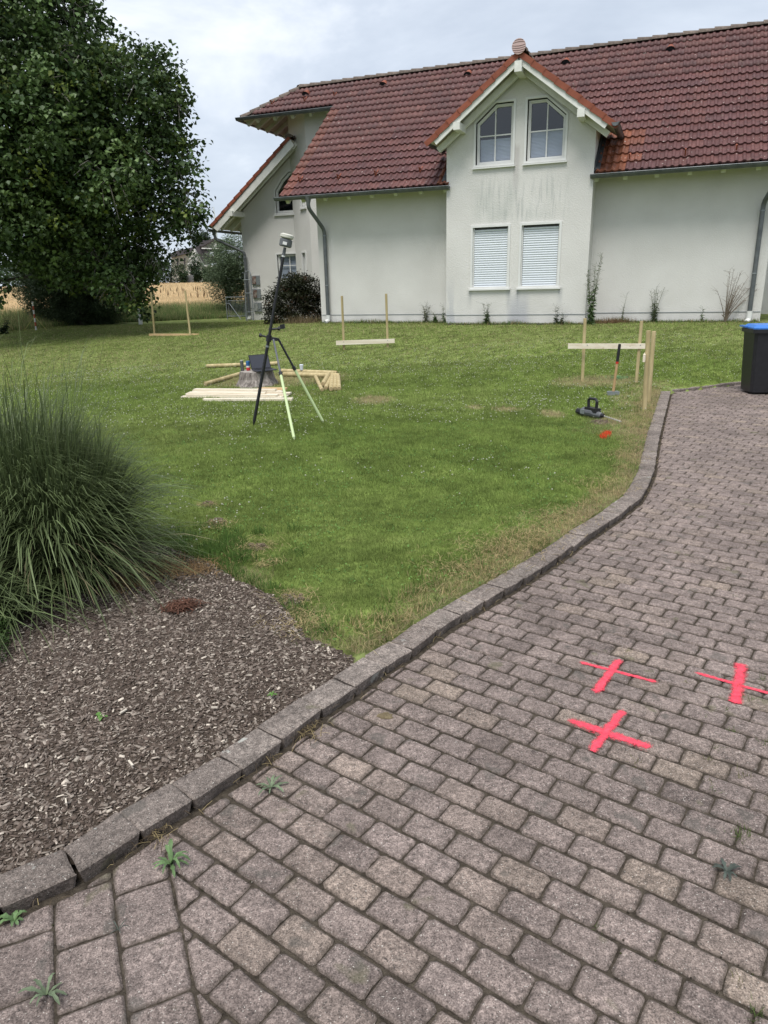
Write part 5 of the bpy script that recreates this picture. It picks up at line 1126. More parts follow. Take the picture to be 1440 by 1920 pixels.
for n, y0, y1, wd in ((70000, 26, 42, .03), (70000, 42, 75, .06), (50000, 75, 112, .13)):
    y = NR.uniform(y0, y1, n); x = NR.uniform(-.62, -.10, n) * y; k = (y > np.interp(x, ex, ey) + 3.0); x, y = x[k], y[k]; P.append(np.stack([x, y, wh(x, y) - .42], 1)); H_.append(NR.uniform(.38, .56, len(x))); W_.append(wd * NR.uniform(.6, 1.2, len(x)))
    C.append(np.array([.66, .51, .31]) * NR.uniform(.6, 1.25, (len(x), 1)) * (.8 + .4 * vn(x, y, .5))[:, None])
v, f, c = blades(np.concatenate(P), np.concatenate(H_), np.concatenate(W_), np.concatenate(C), .25, tipc=1.2, basec=.7)
o = fast('wheat', v, f, M_col, col=c, kind='stuff'); tag(o, 'ripe golden wheat standing in the field beyond the lawn', 'wheat')
# docks standing above the crop
n = 40; px = NR.uniform(300, 415, n); yy = NR.uniform(38, 60, n); xs_ = (px - 720) / 1400 * yy * 1.03
v, f, c = blades(np.repeat(np.stack([xs_, yy, wh(xs_, yy) - .1], 1), 5, 0), NR.uniform(.2, .45, n * 5), np.full(n * 5, .06), np.tile(np.array([.12, .075, .04]), (n * 5, 1)), .12)
o = fast('dock_stalks', v, f, M_col, col=c, kind='stuff'); tag(o, 'dark brown seed stalks sticking out of the wheat', 'weeds')
# distant hedge, conifers, houses
def far_tree(name, label, cat, lobes, n, nl, cs, ls, c0, c1, base, group=None, asp=.7):
    t = thing(name, label, cat, base, group=group); V, F, C = crown(lobes, n, nl, cs, ls, c0, c1, shell=.85, droop=0, aspect=asp); fast('foliage', V, F, M_leaf, col=C, kind='stuff', parent=t)
    g = Geo(); tp = Vector(lobes[0][:3]); g.tube([base, tp], [.22, .08], 6); g.build('trunk', M_bark, t, world=True); return t
def FB(px, Y): p = AT(px, 530, Y); return Vector((p.x, Y, float(gz(p.x, min(Y, 112)))))
def lobeF(px, py, rx, rz, Y): p = AT(px, py, Y); k = Y / 1400; return (p.x, Y, p.z, rx * k, rx * k, rz * k)
cg0, cg1 = np.array([.022, .042, .018]), np.array([.05, .085, .035])
far_tree('hedge_tree', 'broad dark hedge bush left of the grey board fence', 'tree', [lobeF(320, 512, 20, 20, 104), lobeF(335, 515, 14, 16, 104), lobeF(300, 508, 22, 22, 104)], 260, 14, .22, .22, cg0, cg1, FB(320, 104), 'bushes in front of the far house')
far_tree('hedge_tree', 'bush with pointed top in front of the white gable of the far house', 'tree', [lobeF(366, 497, 10, 22, 106), lobeF(362, 512, 12, 14, 106), lobeF(372, 508, 9, 16, 106)], 300, 14, .2, .2, cg0 * 1.2, cg1 * 1.2, FB(366, 106), 'bushes in front of the far house')
for px, h_, lb in ((343, 20, 'slim clipped conifer directly left of the grey board fence'), (371, 16, 'clipped conifer directly right of the grey board fence'), (386, 14, 'middle one of the three clipped conifers below the dark dormer'), (398, 13, 'rightmost clipped conifer below the dark dormer')):
    far_tree('clipped_conifer', lb, 'conifer', [lobeF(px, 530 - h_ * .7, 5.5, h_, 103), lobeF(px, 522, 6, 10, 103)], 150, 14, .13, .18, cg0, cg1 * .9, FB(px, 103), 'clipped conifers at the edge of the field')
far_tree('hedge_tree', 'grey green bush partly hidden behind the willow', 'tree', [lobeF(408, 515, 12, 14, 100), lobeF(420, 505, 14, 16, 100)], 240, 14, .2, .2, np.array([.05, .08, .04]), np.array([.12, .16, .09]), FB(410, 100), 'bushes in front of the far house')
far_tree('distant_tree', 'low dark tree line seen between the lime branches and the roof', 'tree', [lobeF(240, 512, 60, 16, 118), lobeF(150, 514, 90, 14, 118), lobeF(20, 512, 70, 16, 118), lobeF(290, 505, 30, 22, 118)], 900, 14, .45, .4, cg0, cg1, FB(200, 118))
far_tree('distant_tree', 'crown of a tree showing behind the roof of the far house', 'tree', [lobeF(385, 445, 9, 9, 150), lobeF(378, 452, 9, 9, 150), lobeF(370, 450, 10, 14, 150)], 240, 14, .3, .3, cg0, cg1, FB(384, 150))

# ------------------------------------------------------------------ survey stakes and boards
def stake(par, a, b, r=.024, sq=False):
    g = Geo(); a, b = Vector(a), Vector(b); d = (a - b).normalized()
    if sq: g.bar(b - d * .12, a, r * 1.9, r * 1.9, up=(0, 1, 0))
    else: g.tube([b - d * .12, a - d * .004, a], [r, r, r * .93], 12)
    o = g.build('stake', M_wood, par, world=True); g = Geo(); g.tube([a, a + d * .002], r * .9, 12); g.build('sawn_end', M_end, o, world=True); return o
def board(par, a, b, h, th, m=None, name='board'):
    g = Geo(); g.bar(a, b, th, h); return g.build(name, m or M_board, par, world=True)
def batter(label, stakes, bd, m=None, h=.09, r=.024):
    P = [T(*s[1]) for s in stakes]; c = sum(P, Vector()) / len(P); t = thing('batter_board', label, 'batter board', c, group='batter boards staked out in the lawn')
    for (tp, bp), p in zip(stakes, P): stake(t, AT(*tp, p.y), p, r)
    y0, y1 = P[0].y, P[-1].y; a = AT(*bd[0], y0 - .05); b = AT(*bd[1], y1 - .05); d = b - a
    board(t, a, b, h, .024, m); 
    for p, (tp, bp) in zip(P, stakes):   # screw heads
        k = min(1, max(0, (p.x - a.x) / d.x)) if abs(d.x) > .3 else .5; q = a + d * k + Vector((0, -.014, .015)); g = Geo(); g.box(q, (.012, .006, .012)); g.build('screw', M_galv, t, world=True)
    return t
batter('batter board at the far left of the lawn, orange board at its foot', [((283, 548), (290, 629)), ((347, 545), (357, 629))], ((280, 629.5), (373, 629.5)), M_boardo, .11, .026)
batter('batter board in front of the plain left wall, pale board near the ground', [((641, 555), (645, 656)), ((724, 551), (727, 651))], ((630, 643), (740, 639)), None, .085)
batter('batter board with a long white board at knee height, behind the sledgehammer', [((1097, 597), (1092, 714)), ((1203, 602), (1193, 717))], ((1065, 649), (1210, 649)), None, .075)
P1, P2 = T(1208, 770), T(1216, 752); t = thing('batter_board', 'two round stakes close together beside the kerb, board seen end on', 'batter board', P1, group='batter boards staked out in the lawn')
stake(t, AT(1216, 620, P1.y), P1, .027); stake(t, AT(1226, 621, P2.y), P2, .027)
a = AT(1207.5, 672, P1.y - .09); board(t, a, a + Vector((.285, .66, -.0)), .085, .026)
# sledgehammer
hb = T(1149, 741); hm = thing('sledgehammer', 'sledgehammer standing head down on the lawn, black grip and red ring', 'hammer', hb)
ha = AT(1162, 645, hb.y); d = ha - hb; g = Geo(); g.tube([hb + d * .04, hb + d * .3, hb + d * .62], [.020, .017, .018], 10); g.build('handle', M_ash, hm, world=True)
g = Geo(); g.tube([hb + d * .62, hb + d * .66], .020, 10); g.build('ring', M_red, hm, world=True); g = Geo(); g.tube([hb + d * .66, hb + d * .97, ha], [.020, .019, .017], 10); g.build('grip', M_black, hm, world=True)
g = Geo(); g.prism([hb + Vector((x, -.03, z)) for x, z in ((-.075, .0), (.075, .0), (.08, .012), (.08, .045), (.07, .055), (-.07, .055), (-.08, .045), (-.08, .012))], (0, .055, 0)); g.build('head', M_galv, hm, world=True)
# rotary hammer lying on the lawn with its drill bit
sb = T(1105, 783); dr_ = thing('rotary_hammer_drill', 'grey and black rotary hammer drill lying in the grass with a long spiral bit', 'power tool', sb)
dv = (T(1162, 796) - T(1085, 779)); dv.z = 0; dv.normalize(); sv = Vector((-dv.y, dv.x, 0)); upv = Vector((0, 0, 1)); O = sb + Vector((0, 0, .055))
def dp(a, s, h): return O + dv * a + sv * s + upv * h
g = Geo(); g.tube([dp(-.13, 0, .0), dp(-.10, 0, .005), dp(.06, 0, .01), dp(.10, 0, 0)], [.035, .052, .05, .036], 12); g.build('motor_housing', M_grey, dr_, world=True)
g = Geo(); g.tube([dp(.09, 0, 0), dp(.12, 0, 0), dp(.18, 0, 0), dp(.2, 0, 0)], [.036, .038, .034, .024], 12); g.build('chuck_collar', M_steelgrey, dr_, world=True)
g = Geo(); g.tube([dp(.2, 0, 0), dp(.235, 0, 0)], [.026, .02], 10); g.build('chuck', M_black, dr_, world=True)
g = Geo(); g.tube([dp(-.02, 0, .03), dp(-.03, 0, .145), dp(-.01, 0, .168), dp(.09, 0, .168), dp(.11, 0, .145), dp(.105, 0, .045)], [.017, .017, .016, .016, .017, .018], 8); g.build('handle', M_black, dr_, world=True)
g = Geo(); g.box(dp(.045, 0, .045), (.19, .075, .045), Matrix.Rotation(math.atan2(dv.y, dv.x), 3, 'Z')); g.build('gear_cover', M_black, dr_, world=True)
g = Geo(); g.tube([dp(-.21, .0, -.01), dp(-.12, 0, -.005)], [.035, .04], 8); g.build('battery', M_black, dr_, world=True)
g = Geo(); g.box(dp(-.07, -.047, .01), (.07, .012, .05), Matrix.Rotation(math.atan2(dv.y, dv.x), 3, 'Z')); g.build('side_cover', M_galv, dr_, world=True)
g = Geo(); pts = [dp(.235 + .27 * i / 40, math.cos(i * 1.1) * .006, -.0 + math.sin(i * 1.1) * .006 - .02 * i / 40) for i in range(41)]; g.tube(pts, .0065, 5); g.tube([dp(.235, 0, 0), dp(.505, 0, -.02)], .006, 6); g.build('drill_bit', mat('drill_bit_steel', (.30, .29, .24), (.40, .38, .32), rough=.5, metal=.3), dr_, world=True)
# spoil heaps
def mound(px, py, r, h, label, col=((.10, .075, .055), (.22, .175, .13)), at=None, sd=1):
    c = at or T(px, py); g = Geo(); n = 14; m = 5; r_ = random.Random(sd)
    r *= 1.25
    for i in range(m + 1):
        for j in range(n): a = 2 * math.pi * j / n; rr_ = r * i / m * (1 + .25 * math.sin(a * 3 + sd) * i / m); g.v.append((c.x + math.cos(a) * rr_, c.y + math.sin(a) * rr_ * .8, c.z - .01 + h * (1 - (i / m) ** 2) * r_.uniform(.6, 1.25)))
    for i in range(m):
        for j in range(n): g.f.append((i * n + j, i * n + (j + 1) % n, (i + 1) * n + (j + 1) % n, (i + 1) * n + j))
    for _ in range(40): a = r_.random() * 6.28; q = r * r_.random() ** .5; z = h * (1 - (q / r) ** 2); s = r_.uniform(.004, .012); g.box((c.x + math.cos(a) * q, c.y + math.sin(a) * q * .8, c.z + z), (s * 2, s * 1.4, s * 1.2), Matrix.Rotation(a, 3, 'Z'))
    o = g.build('soil_mound', mat('crumbly_soil', *col, sc=30, rough=1, bump=.8, bsc=90), fix=False); return tag(o, label, 'soil heap', 'small heaps of crumbly soil on the lawn')
mound(1125, 793, .12, .03, 'small soil heap beside the spiral drill bit', sd=1)
mound(0, 0, .05, .028, 'topmost small soil heap right of the ornamental grass', at=Vector((*G0(392, 960), .05)), sd=2)
mound(0, 0, .06, .03, 'second soil heap down, just right of the ornamental grass', at=Vector((*G0(408, 994), .05)), sd=3)
mound(0, 0, .06, .028, 'third soil heap down, covered with straw', at=Vector((*G0(482, 1042), .05)), sd=4)
mound(0, 0, .07, .03, 'lowest soil heap at the point where lawn, bed and kerb meet', at=Vector((*G0(548, 1143), .05)), sd=5)
# ------------------------------------------------------------------ tree stump and what stands on it
SB = Vector((STUMP.x, 11.72, float(gz(STUMP.x, 11.72)))); SH = .235
st = thing('tree_stump', 'weathered grey tree stump in the middle of the lawn with flaking bark', 'tree stump', SB)
g = Geo(); n = 40; rs_ = random.Random(3); prof = [(.0, .36), (.05, .32), (.12, .285), (.19, .272), (SH, .262)]
lump = [rs_.uniform(-.035, .035) for _ in range(n)]
for z, r in prof:
    for j in range(n): a = 2 * math.pi * j / n; q = r * (1 + .05 * math.sin(a * 3 + 1)) + lump[j] * (1 - .45 * z / SH) * .8 + rs_.uniform(-.008, .008); g.v.append((math.cos(a) * q, math.sin(a) * q, z - .01))
for i in range(len(prof) - 1):
    for j in range(n): g.f.append((i * n + j, i * n + (j + 1) % n, (i + 1) * n + (j + 1) % n, (i + 1) * n + j))
g.build('bark', M_stump, st); k = (len(prof) - 1) * n
g2 = Geo(); g2.v = [(x * .985, y * .985, SH - .008 + rs_.uniform(-.003, .003)) for x, y, z in g.v[k:k + n]] + [(0, 0, SH - .004)]; g2.f = [(i, (i + 1) % n, n) for i in range(n)]; g2.build('cut_top', M_stumptop, st)
ZT = SB.z + SH
# laptop
lc = AT(497, 697, SB.y - .02); hx = Vector((math.cos(rad(32)), math.sin(rad(32)), 0)); hy = Vector((hx.y, -hx.x, 0)); lo = Vector((SB.x + .10, SB.y - .03, ZT + .008))
lt = thing('laptop', 'open dark laptop standing on the tree stump, screen leaning back', 'laptop', lo)
g = Geo(); w2, dpt = .17, .235; A0 = lo - hx * w2; g.prism([A0 + Vector((0, 0, .004)), A0 + hx * 2 * w2 + Vector((0, 0, .004)), A0 + hx * 2 * w2 + hy * dpt + Vector((0, 0, .0)), A0 + hy * dpt], (0, 0, .014)); lb = g.build('base', M_scr, lt, world=True)
g = Geo(); z_ = Vector((0, 0, .0195)); g.prism([A0 + hx * .03 + hy * .04 + z_, A0 + hx * (2 * w2 - .03) + hy * .04 + z_, A0 + hx * (2 * w2 - .03) + hy * .14 + z_, A0 + hx * .03 + hy * .14 + z_], (0, 0, .001)); g.build('keyboard', M_key, lb, world=True)
sc_ = Vector((0, 0, .235)) * .92 - hy * .10; H0 = A0 + Vector((0, 0, .018)); g = Geo(); g.prism([H0, H0 + hx * 2 * w2, H0 + hx * 2 * w2 + sc_, H0 + sc_], -hy * .008); ls = g.build('screen', M_key, lt, world=True)
g = Geo(); e1 = hx * .012 + sc_ * .05; e2 = -hx * .012 + sc_ * .05; f_ = hy * .0015; g.add([H0 + hx * .012 + sc_ * .06 + f_, H0 + hx * (2 * w2 - .012) + sc_ * .06 + f_, H0 + hx * (2 * w2 - .012) + sc_ * .96 + f_, H0 + hx * .012 + sc_ * .96 + f_], [(0, 1, 2, 3)]); g.build('display', M_scr, ls, world=True)
# flask and can
fl = Vector((SB.x - .215, SB.y - .02, ZT - .004)); t = thing('drink_can', 'tall slim silver drink can on the left edge of the stump', 'can', fl, group='cans on the stump')
g = Geo(); g.lathe([(.024, 0), (.028, .006), (.028, .15), (.024, .165)], (0, 0, 0), 14); g.build('body', M_can, t); g = Geo(); g.lathe([(.0245, .165), (.0245, .172), (.02, .172)], (0, 0, 0), 14); g.build('rim', M_cream, t)
cn = Vector((SB.x - .125, SB.y + .03, ZT - .004)); t = thing('drink_can', 'blue and red drink can between the silver can and the laptop', 'can', cn, group='cans on the stump')
g = Geo(); g.lathe([(.028, .0), (.033, .006), (.033, .06)], (0, 0, 0), 14); g.build('lower_band', M_cangr, t); g = Geo(); g.lathe([(.033, .0605), (.033, .135), (.027, .152)], (0, 0, 0), 14); g.build('upper_band', M_canbl, t)
g = Geo(); g.lathe([(.0335, .05), (.0335, .075)], (0, 0, 0), 14); g.build('label_band', M_white, t)
# ------------------------------------------------------------------ timber round the stump
def pole(label, p, q, r=.035, z=0, grp='round poles lying round the stump', Y=None):
    a, b = T(*p), T(*q); a.z += r + z; b.z += r + z; c = (a + b) / 2; t = thing('round_pole', label, 'pole', c, group=grp); d = (b - a).normalized()
    g = Geo(); g.tube([a, a + d * .02, b - d * .02, b], [r * .9, r, r, r * .9], 12); g.build('shaft', M_wood, t, world=True)
    g = Geo(); g.tube([a - d * .002, a], r * .87, 12); g.build('sawn_end', M_end, t, world=True); g = Geo(); g.tube([b, b + d * .002], r * .87, 12); g.build('sawn_end', M_end, t, world=True)
pole('pale round pole lying behind the stump on the left', (388, 690), (462, 687)); pole('short round pole end showing just behind the laptop screen', (498, 686), (524, 684))
pole('round pole slanting from the lawn to the left foot of the stump', (385, 724), (449, 705))
pole('rear round pole of the long pair lying right of the stump', (528, 700), (632, 704), .04, z=.0)
pole('front round pole of the long pair lying right of the stump', (532, 706), (637, 709), .04)
pole('thin round post leaning left, first of the six posts right of the stump', (592, 710), (604, 735), .03)
pole('second of the six posts, its dark end facing the camera', (617, 708), (606, 728), .036, z=.03); pole('third of the six posts, lying under the second', (620, 712), (611, 732), .034)
pole('fourth of the six posts, straight and pale', (623, 706), (621, 734), .036, z=.0); pole('fifth of the six posts, straight between two others', (629, 706), (628.5, 733), .034); pole('rightmost of the six posts right of the stump', (634, 708), (636, 733), .034)
def plank(label, p, q, wd=.1, th=.024, z=0, m=None):
    a, b = T(*p), T(*q); a.z += th / 2 + z; b.z += th / 2 + z; g = Geo(); c = (a + b) / 2; g.bar(a - c, b - c, wd, th); o = g.build('plank', m or M_board, fix=True); o.location = c; tag(o, label, 'plank', 'pale planks stacked in front of the stump')
plank('nearest plank lying apart at the front of the stack', (382, 752), (549, 751), .085, .035)
PLO = T(345, 747); PLD = (T(528, 748) - PLO); PLD.z = 0; PLL = PLD.length; PLD.normalize(); PLN = Vector((-PLD.y, PLD.x, 0))
def stacked(label, a0, a1, row, lay, m=None, wd=.098, sk=0):
    a = PLO + PLD * a0 + PLN * (row * .103 + .05); b = PLO + PLD * a1 + PLN * (row * .103 + .05 + sk); c = (a + b) / 2; c.z = PLO.z + .014 + lay * .026; d_ = (b - a); d_.z = 0; g = Geo(); g.bar(-d_ / 2, d_ / 2, wd, .0245); o = g.build('plank', m or M_board); o.location = c; tag(o, label, 'plank', 'pale planks stacked in front of the stump')
stacked('bottom plank at the front of the stack, sticking out furthest left', -.05, PLL, 0, 0); stacked('second plank from the front in the bottom layer', .02, PLL + .04, 1, 0); stacked('third plank from the front in the bottom layer', .0, PLL - .05, 2, 0); stacked('rearmost plank of the bottom layer, nearest the stump', .06, PLL + .02, 3, 0)
stacked('front plank of the second layer, left end sawn crooked', .03, PLL - .08, .1, 1, sk=.01); stacked('second plank from the front in the second layer', -.03, PLL + .02, 1.15, 1); stacked('rear plank of the second layer of the stack', .05, PLL + .05, 2.2, 1)
stacked('front plank of the third layer of the stack', .04, PLL - .28, .5, 2, sk=.03); stacked('middle plank of the third layer of the stack', .08, PLL - .04, 1.6, 2); stacked('rear plank of the third layer of the stack', .01, PLL - .1, 2.6, 2)
stacked('topmost plank lying alone on the stack', .06, PLL - .16, 2.0, 3, sk=-.02)
stacked('short orange brown board on top of the stack against the stump', PLL * .68, PLL * .97, 3.2, 3, m=M_boardo)
cp = T(566, 702); cp.z += .075; t = thing('plastic_cup', 'clear plastic cup standing on the round poles right of the stump', 'cup', cp); g = Geo(); g.lathe([(.026, 0), (.036, .085), (.037, .09), (.022, .1)], (0, 0, 0), 14); g.build('cup_body', M_cup, t)
# ------------------------------------------------------------------ survey pole with receiver and legs
PB = T(475, 799); PY = PB.y; PTop = AT(534.5, 463, PY); t = thing('survey_pole', 'black survey pole leaning on two pale green legs with a satellite receiver on top', 'survey pole', PB)
d = (PTop - PB); L = d.length; d.normalize(); at = lambda s: PB + d * s
g = Geo(); g.tube([at(.0), at(.05), at(.07)], [.004, .014, .016], 10); g.build('point', M_black, t, world=True)
g = Geo(); g.tube([at(.06), at(.98)], .0185, 12); g.build('lower_pole', M_black, t, world=True); g = Geo(); g.tube([at(.96), at(1.9)], .0165, 12); g.build('upper_pole', M_black, t, world=True)
for s in (.93, 1.12): g = Geo(); g.tube([at(s - .01), at(s + .01)], .0205, 12); g.build('collar', M_galv if s < 1 else M_black, t, world=True)
g = Geo(); g.tube([at(1.90), at(1.915)], .019, 10); g.build('white_ring', M_white, t, world=True)
g = Geo(); g.tube([at(1.915), at(L - .005)], [.02, .015], 12); g.build('adapter', M_steelgrey, t, world=True)
X = Vector((d.z, 0, -d.x)).normalized(); Yv = d.cross(X).normalized()
def disc(s0, s1, rx, name, m, par, cham=.012):
    g = Geo(); n = 24
    for s, k in ((s0, rx - cham), (s0 + .01, rx), (s1 - .012, rx), (s1, rx - cham * 1.6)):
        for j in range(n): a = 2 * math.pi * j / n; g.v.append(tuple(at(s) + X * math.cos(a) * k + Yv * math.sin(a) * k))
    for i in range(3):
        for j in range(n): g.f.append((i * n + j, i * n + (j + 1) % n, (i + 1) * n + (j + 1) % n, (i + 1) * n + j))
    g.f += [tuple(range(n))[::-1], tuple(range(3 * n, 4 * n))]; return g.build(name, m, par, world=True)
rc = disc(L, L + .085, .068, 'receiver_body', M_steelgrey, t); disc(L + .087, L + .135, .073, 'receiver_dome', M_cream, t, .016)
g = Geo(); c0 = at(L + .035) - Yv * (.069 if Yv.y > 0 else -.069); g.bar(c0 - X * .022 - d * .0, c0 + X * .022, .006, .03, up=d); g.build('front_label', M_white, rc, world=True)
# clamp head
hb_ = at(1.02); g = Geo(); g.tube([at(.985), at(1.055)], .030, 10); g.bar(hb_, hb_ + X * .10 + Vector((0, 0, .01)), .035, .035); g.build('clamp_head', M_black, t, world=True)
for (a, b, r) in ((at(1.03) - X * .10 + d * .0, at(1.03), .010), (at(1.12) + X * .0, at(1.12) + X * .09 + d * .03, .012)):
    g = Geo(); g.tube([a, b], r, 8); kk = a if r == .010 else b; g.tube([kk - X * .012, kk + X * .016], .022, 8); g.build('clamp_knob', M_black, t, world=True)
g = Geo(); k_ = at(1.12) + X * .10 + d * .05; g.bar(k_, k_ + X * .05 + d * .02, .012, .05); g.build('clamp_lever', M_black, t, world=True)
for foot, sp_, top_, nm in ((T(552, 825), .42, at(1.02) + X * .055 + Vector((0, -.02, 0)), 'front'), (T(607, 793), .44, at(1.04) + X * .10, 'right')):
    dd = foot - top_; mid = top_ + dd * (.37 if nm == 'front' else .36); g = Geo(); g.tube([foot, foot - dd.normalized() * .04], [.003, .012], 8); g.tube([foot - dd.normalized() * .03, mid], .0155, 12)
    lg_ = g.build('leg', M_neon, t, world=True); g = Geo(); g.tube([mid, mid - dd.normalized() * .04], .021, 10); g.build('leg_clamp', M_black, lg_, world=True)
    g = Geo(); g.tube([top_, mid], .0125 if nm == 'right' else .011, 10); g.build('upper_tube', M_black if nm == 'right' else M_grey, lg_, world=True)
# ------------------------------------------------------------------ wheelie bin
bl, = [T(1406, 739)]; bt = thing('wheelie_bin', 'black wheelie bin with a blue lid on the far end of the driveway', 'bin', (5.36, 10.0, 0), rad(-97))
g = Geo(); Bh = .86; lo_ = [(-.205, -.22), (.205, -.22), (.205, .22), (-.205, .22)]; hi_ = [(-.232, -.265), (.232, -.265), (.232, .265), (-.232, .265)]
def rrect(P, c):
    o = []
    for i in range(4):
        p, a, b = P[i], P[i - 1], P[(i + 1) % 4]; la, lb_ = math.dist(p, a), math.dist(p, b); o += [(p[0] + (a[0] - p[0]) / la * c, p[1] + (a[1] - p[1]) / la * c), (p[0] + (b[0] - p[0]) / lb_ * c, p[1] + (b[1] - p[1]) / lb_ * c)]
    return o
R0, R1 = rrect(lo_, .035), rrect(hi_, .035); n = 8; g.v = [(x, y, .03) for x, y in R0] + [(x, y, Bh) for x, y in R1]; g.f = [(i, (i + 1) % n, (i + 1) % n + n, i + n) for i in range(n)] + [tuple(range(n))[::-1], tuple(range(n, 2 * n))]; bb_ = g.build('body', M_black, bt)
RR = rrect([(x * 1.10, y * 1.10) for x, y in hi_], .04); g = Geo(); g.prism([(x, y, Bh - .03) for x, y in RR], (0, 0, .05)); g.build('rim', M_black, bt)
RL = rrect([(x * 1.07, y * 1.07) for x, y in hi_], .05); RL2 = rrect([(x * .92, y * .9) for x, y in hi_], .05); g = Geo(); g.v = [(x, y, Bh + .022) for x, y in RL] + [(x, y, Bh + .04) for x, y in RL] + [(x, y, Bh + .075) for x, y in RL2]
g.f = [(i, (i + 1) % n, (i + 1) % n + n, i + n) for i in range(n)] + [(i + n, (i + 1) % n + n, (i + 1) % n + 2 * n, i + 2 * n) for i in range(n)] + [tuple(range(2 * n, 3 * n))]; ld_ = g.build('lid', M_blue, bt); g = Geo(); g.box((-.12, -.30, Bh + .045), (.2, .05, .02)); g.build('lid_grip', M_blue, ld_)
for x in (-.24, .24):
    g = Geo(); n2 = 18; g.prism([(x - .025, .13 + .10 * math.cos(2 * math.pi * i / n2), .10 + .10 * math.sin(2 * math.pi * i / n2)) for i in range(n2)], (.05, 0, 0)); wh_ = g.build('wheel', M_black, bt); g = Geo(); g.prism([(x - .03, .13 + .05 * math.cos(2 * math.pi * i / n2), .10 + .05 * math.sin(2 * math.pi * i / n2)) for i in range(n2)], (.06, 0, 0)); g.build('hub', M_grey, wh_)
g = Geo(); g.tube([(-.2, .31, Bh - .01), (.2, .31, Bh - .01)], .014, 8); g.build('handle', M_black, bt)
# ------------------------------------------------------------------ posts and rod far left
wp = T(264, 609); t = thing('marker_post', 'leaning white metal post at the far edge of the lawn', 'post', wp); g = Geo(); g.bar(wp + Vector((0, 0, -.05)), AT(259, 558, wp.y), .10, .10, up=(0, 1, 0)); g.build('post_shaft', M_white, t, world=True)
rp0 = T(68, 619); rtop = AT(61, 566, rp0.y); t = thing('ranging_rod', 'red and white ranging rod held by thin yellow strings', 'ranging rod', rp0); nb_ = 7
for i in range(nb_): g = Geo(); g.tube([rp0 + (rtop - rp0) * (i / nb_), rp0 + (rtop - rp0) * ((i + 1) / nb_)], .026, 8); g.build('rod_section', M_white if i % 2 == 0 else mat('rod_red', (.42, .10, .06), rough=.6), t, world=True)
for ft in ((88, 619), (45, 620)): g = Geo(); g.tube([rp0 + (rtop - rp0) * .5, T(*ft)], .007, 5); g.build('guy_string', mat('guy_yellow', (.45, .42, .14), rough=.7), t, world=True)
# ------------------------------------------------------------------ gate and rack by the wing
def HW(u, v, z): return HOUSE.matrix_basis @ Vector((u, v, z))
gt_ = thing('metal_gate', 'small galvanised railing gate standing at the left corner of the house', 'gate', HW(-14.75, 4.8, .45), rad(-22)); V_ = lambda a, z: (a - .0, 0, z)
g = Geo(); g.tube([V_(-.42, 0), V_(-.42, .78), V_(.42, .78), V_(.42, 0)], .022, 8); g.tube([V_(-.42, .12), V_(.42, .12)], .016, 6); g.build('gate_frame', M_galv, gt_)
g = Geo(); g.tube([V_(-.33, .12), V_(-.33, .66), V_(.33, .66), V_(.33, .12)], .014, 6); g.build('inner_frame', M_galv, gt_)
for i in range(11): g = Geo(); g.tube([V_(-.28 + .056 * i, .12), V_(-.28 + .056 * i, .66)], .007, 5); g.build('railing_bar', M_galv, gt_)
g = Geo(); g.tube([(-.38, -.03, .56), (-.25, -.05, .56), (.40, -.35, -.02)], .014, 6); g.build('brace', M_galv, gt_)
rk = thing('steel_rack', 'tall grey tubular steel rack leaning on the wing wall beside the downpipe', 'rack', HW(-13.57, 3.75, .45), rad(-22))
g = Geo(); g.tube([(-.15, 0, 0), (-.13, .1, 1.55), (-.10, .11, 1.62), (.06, .11, 1.62), (.10, .1, 1.55), (.14, 0, 0)], .02, 8); g.build('rack_frame', M_galv, rk)
for z in (.3, .92, 1.35): g = Geo(); g.tube([(-.145, .04, z), (.125, .04, z)], .014, 6); g.build('rung', M_galv, rk)
M_art = mat('relief_brown', (.12, .045, .03), (.38, .34, .30), sc=9, rough=.8, detail=2); M_art2 = mat('relief_grey', (.22, .23, .22), (.40, .41, .40), sc=9, rough=.8)
for i, (z, m_) in enumerate(((1.78, M_art), (1.34, M_art), (.90, M_art2))):
    t = thing('wall_panel', ('top one of three framed relief panels on the wing wall', 'middle one of three framed relief panels, dark red brown', 'bottom grey one of three framed relief panels on the wing wall')[i], 'wall panel', HW(-13.42, 4.08, z), rad(-22), group='relief panels on the wing wall')
    g = Geo(); g.box((0, 0, 0), (.30, .05, .30)); g.build('panel_back', M_galv, t); g = Geo(); g.box((-.05, -.035, 0), (.13, .03, .25), Matrix.Rotation(.1, 3, 'Y')); g.build('panel_relief', m_, t)
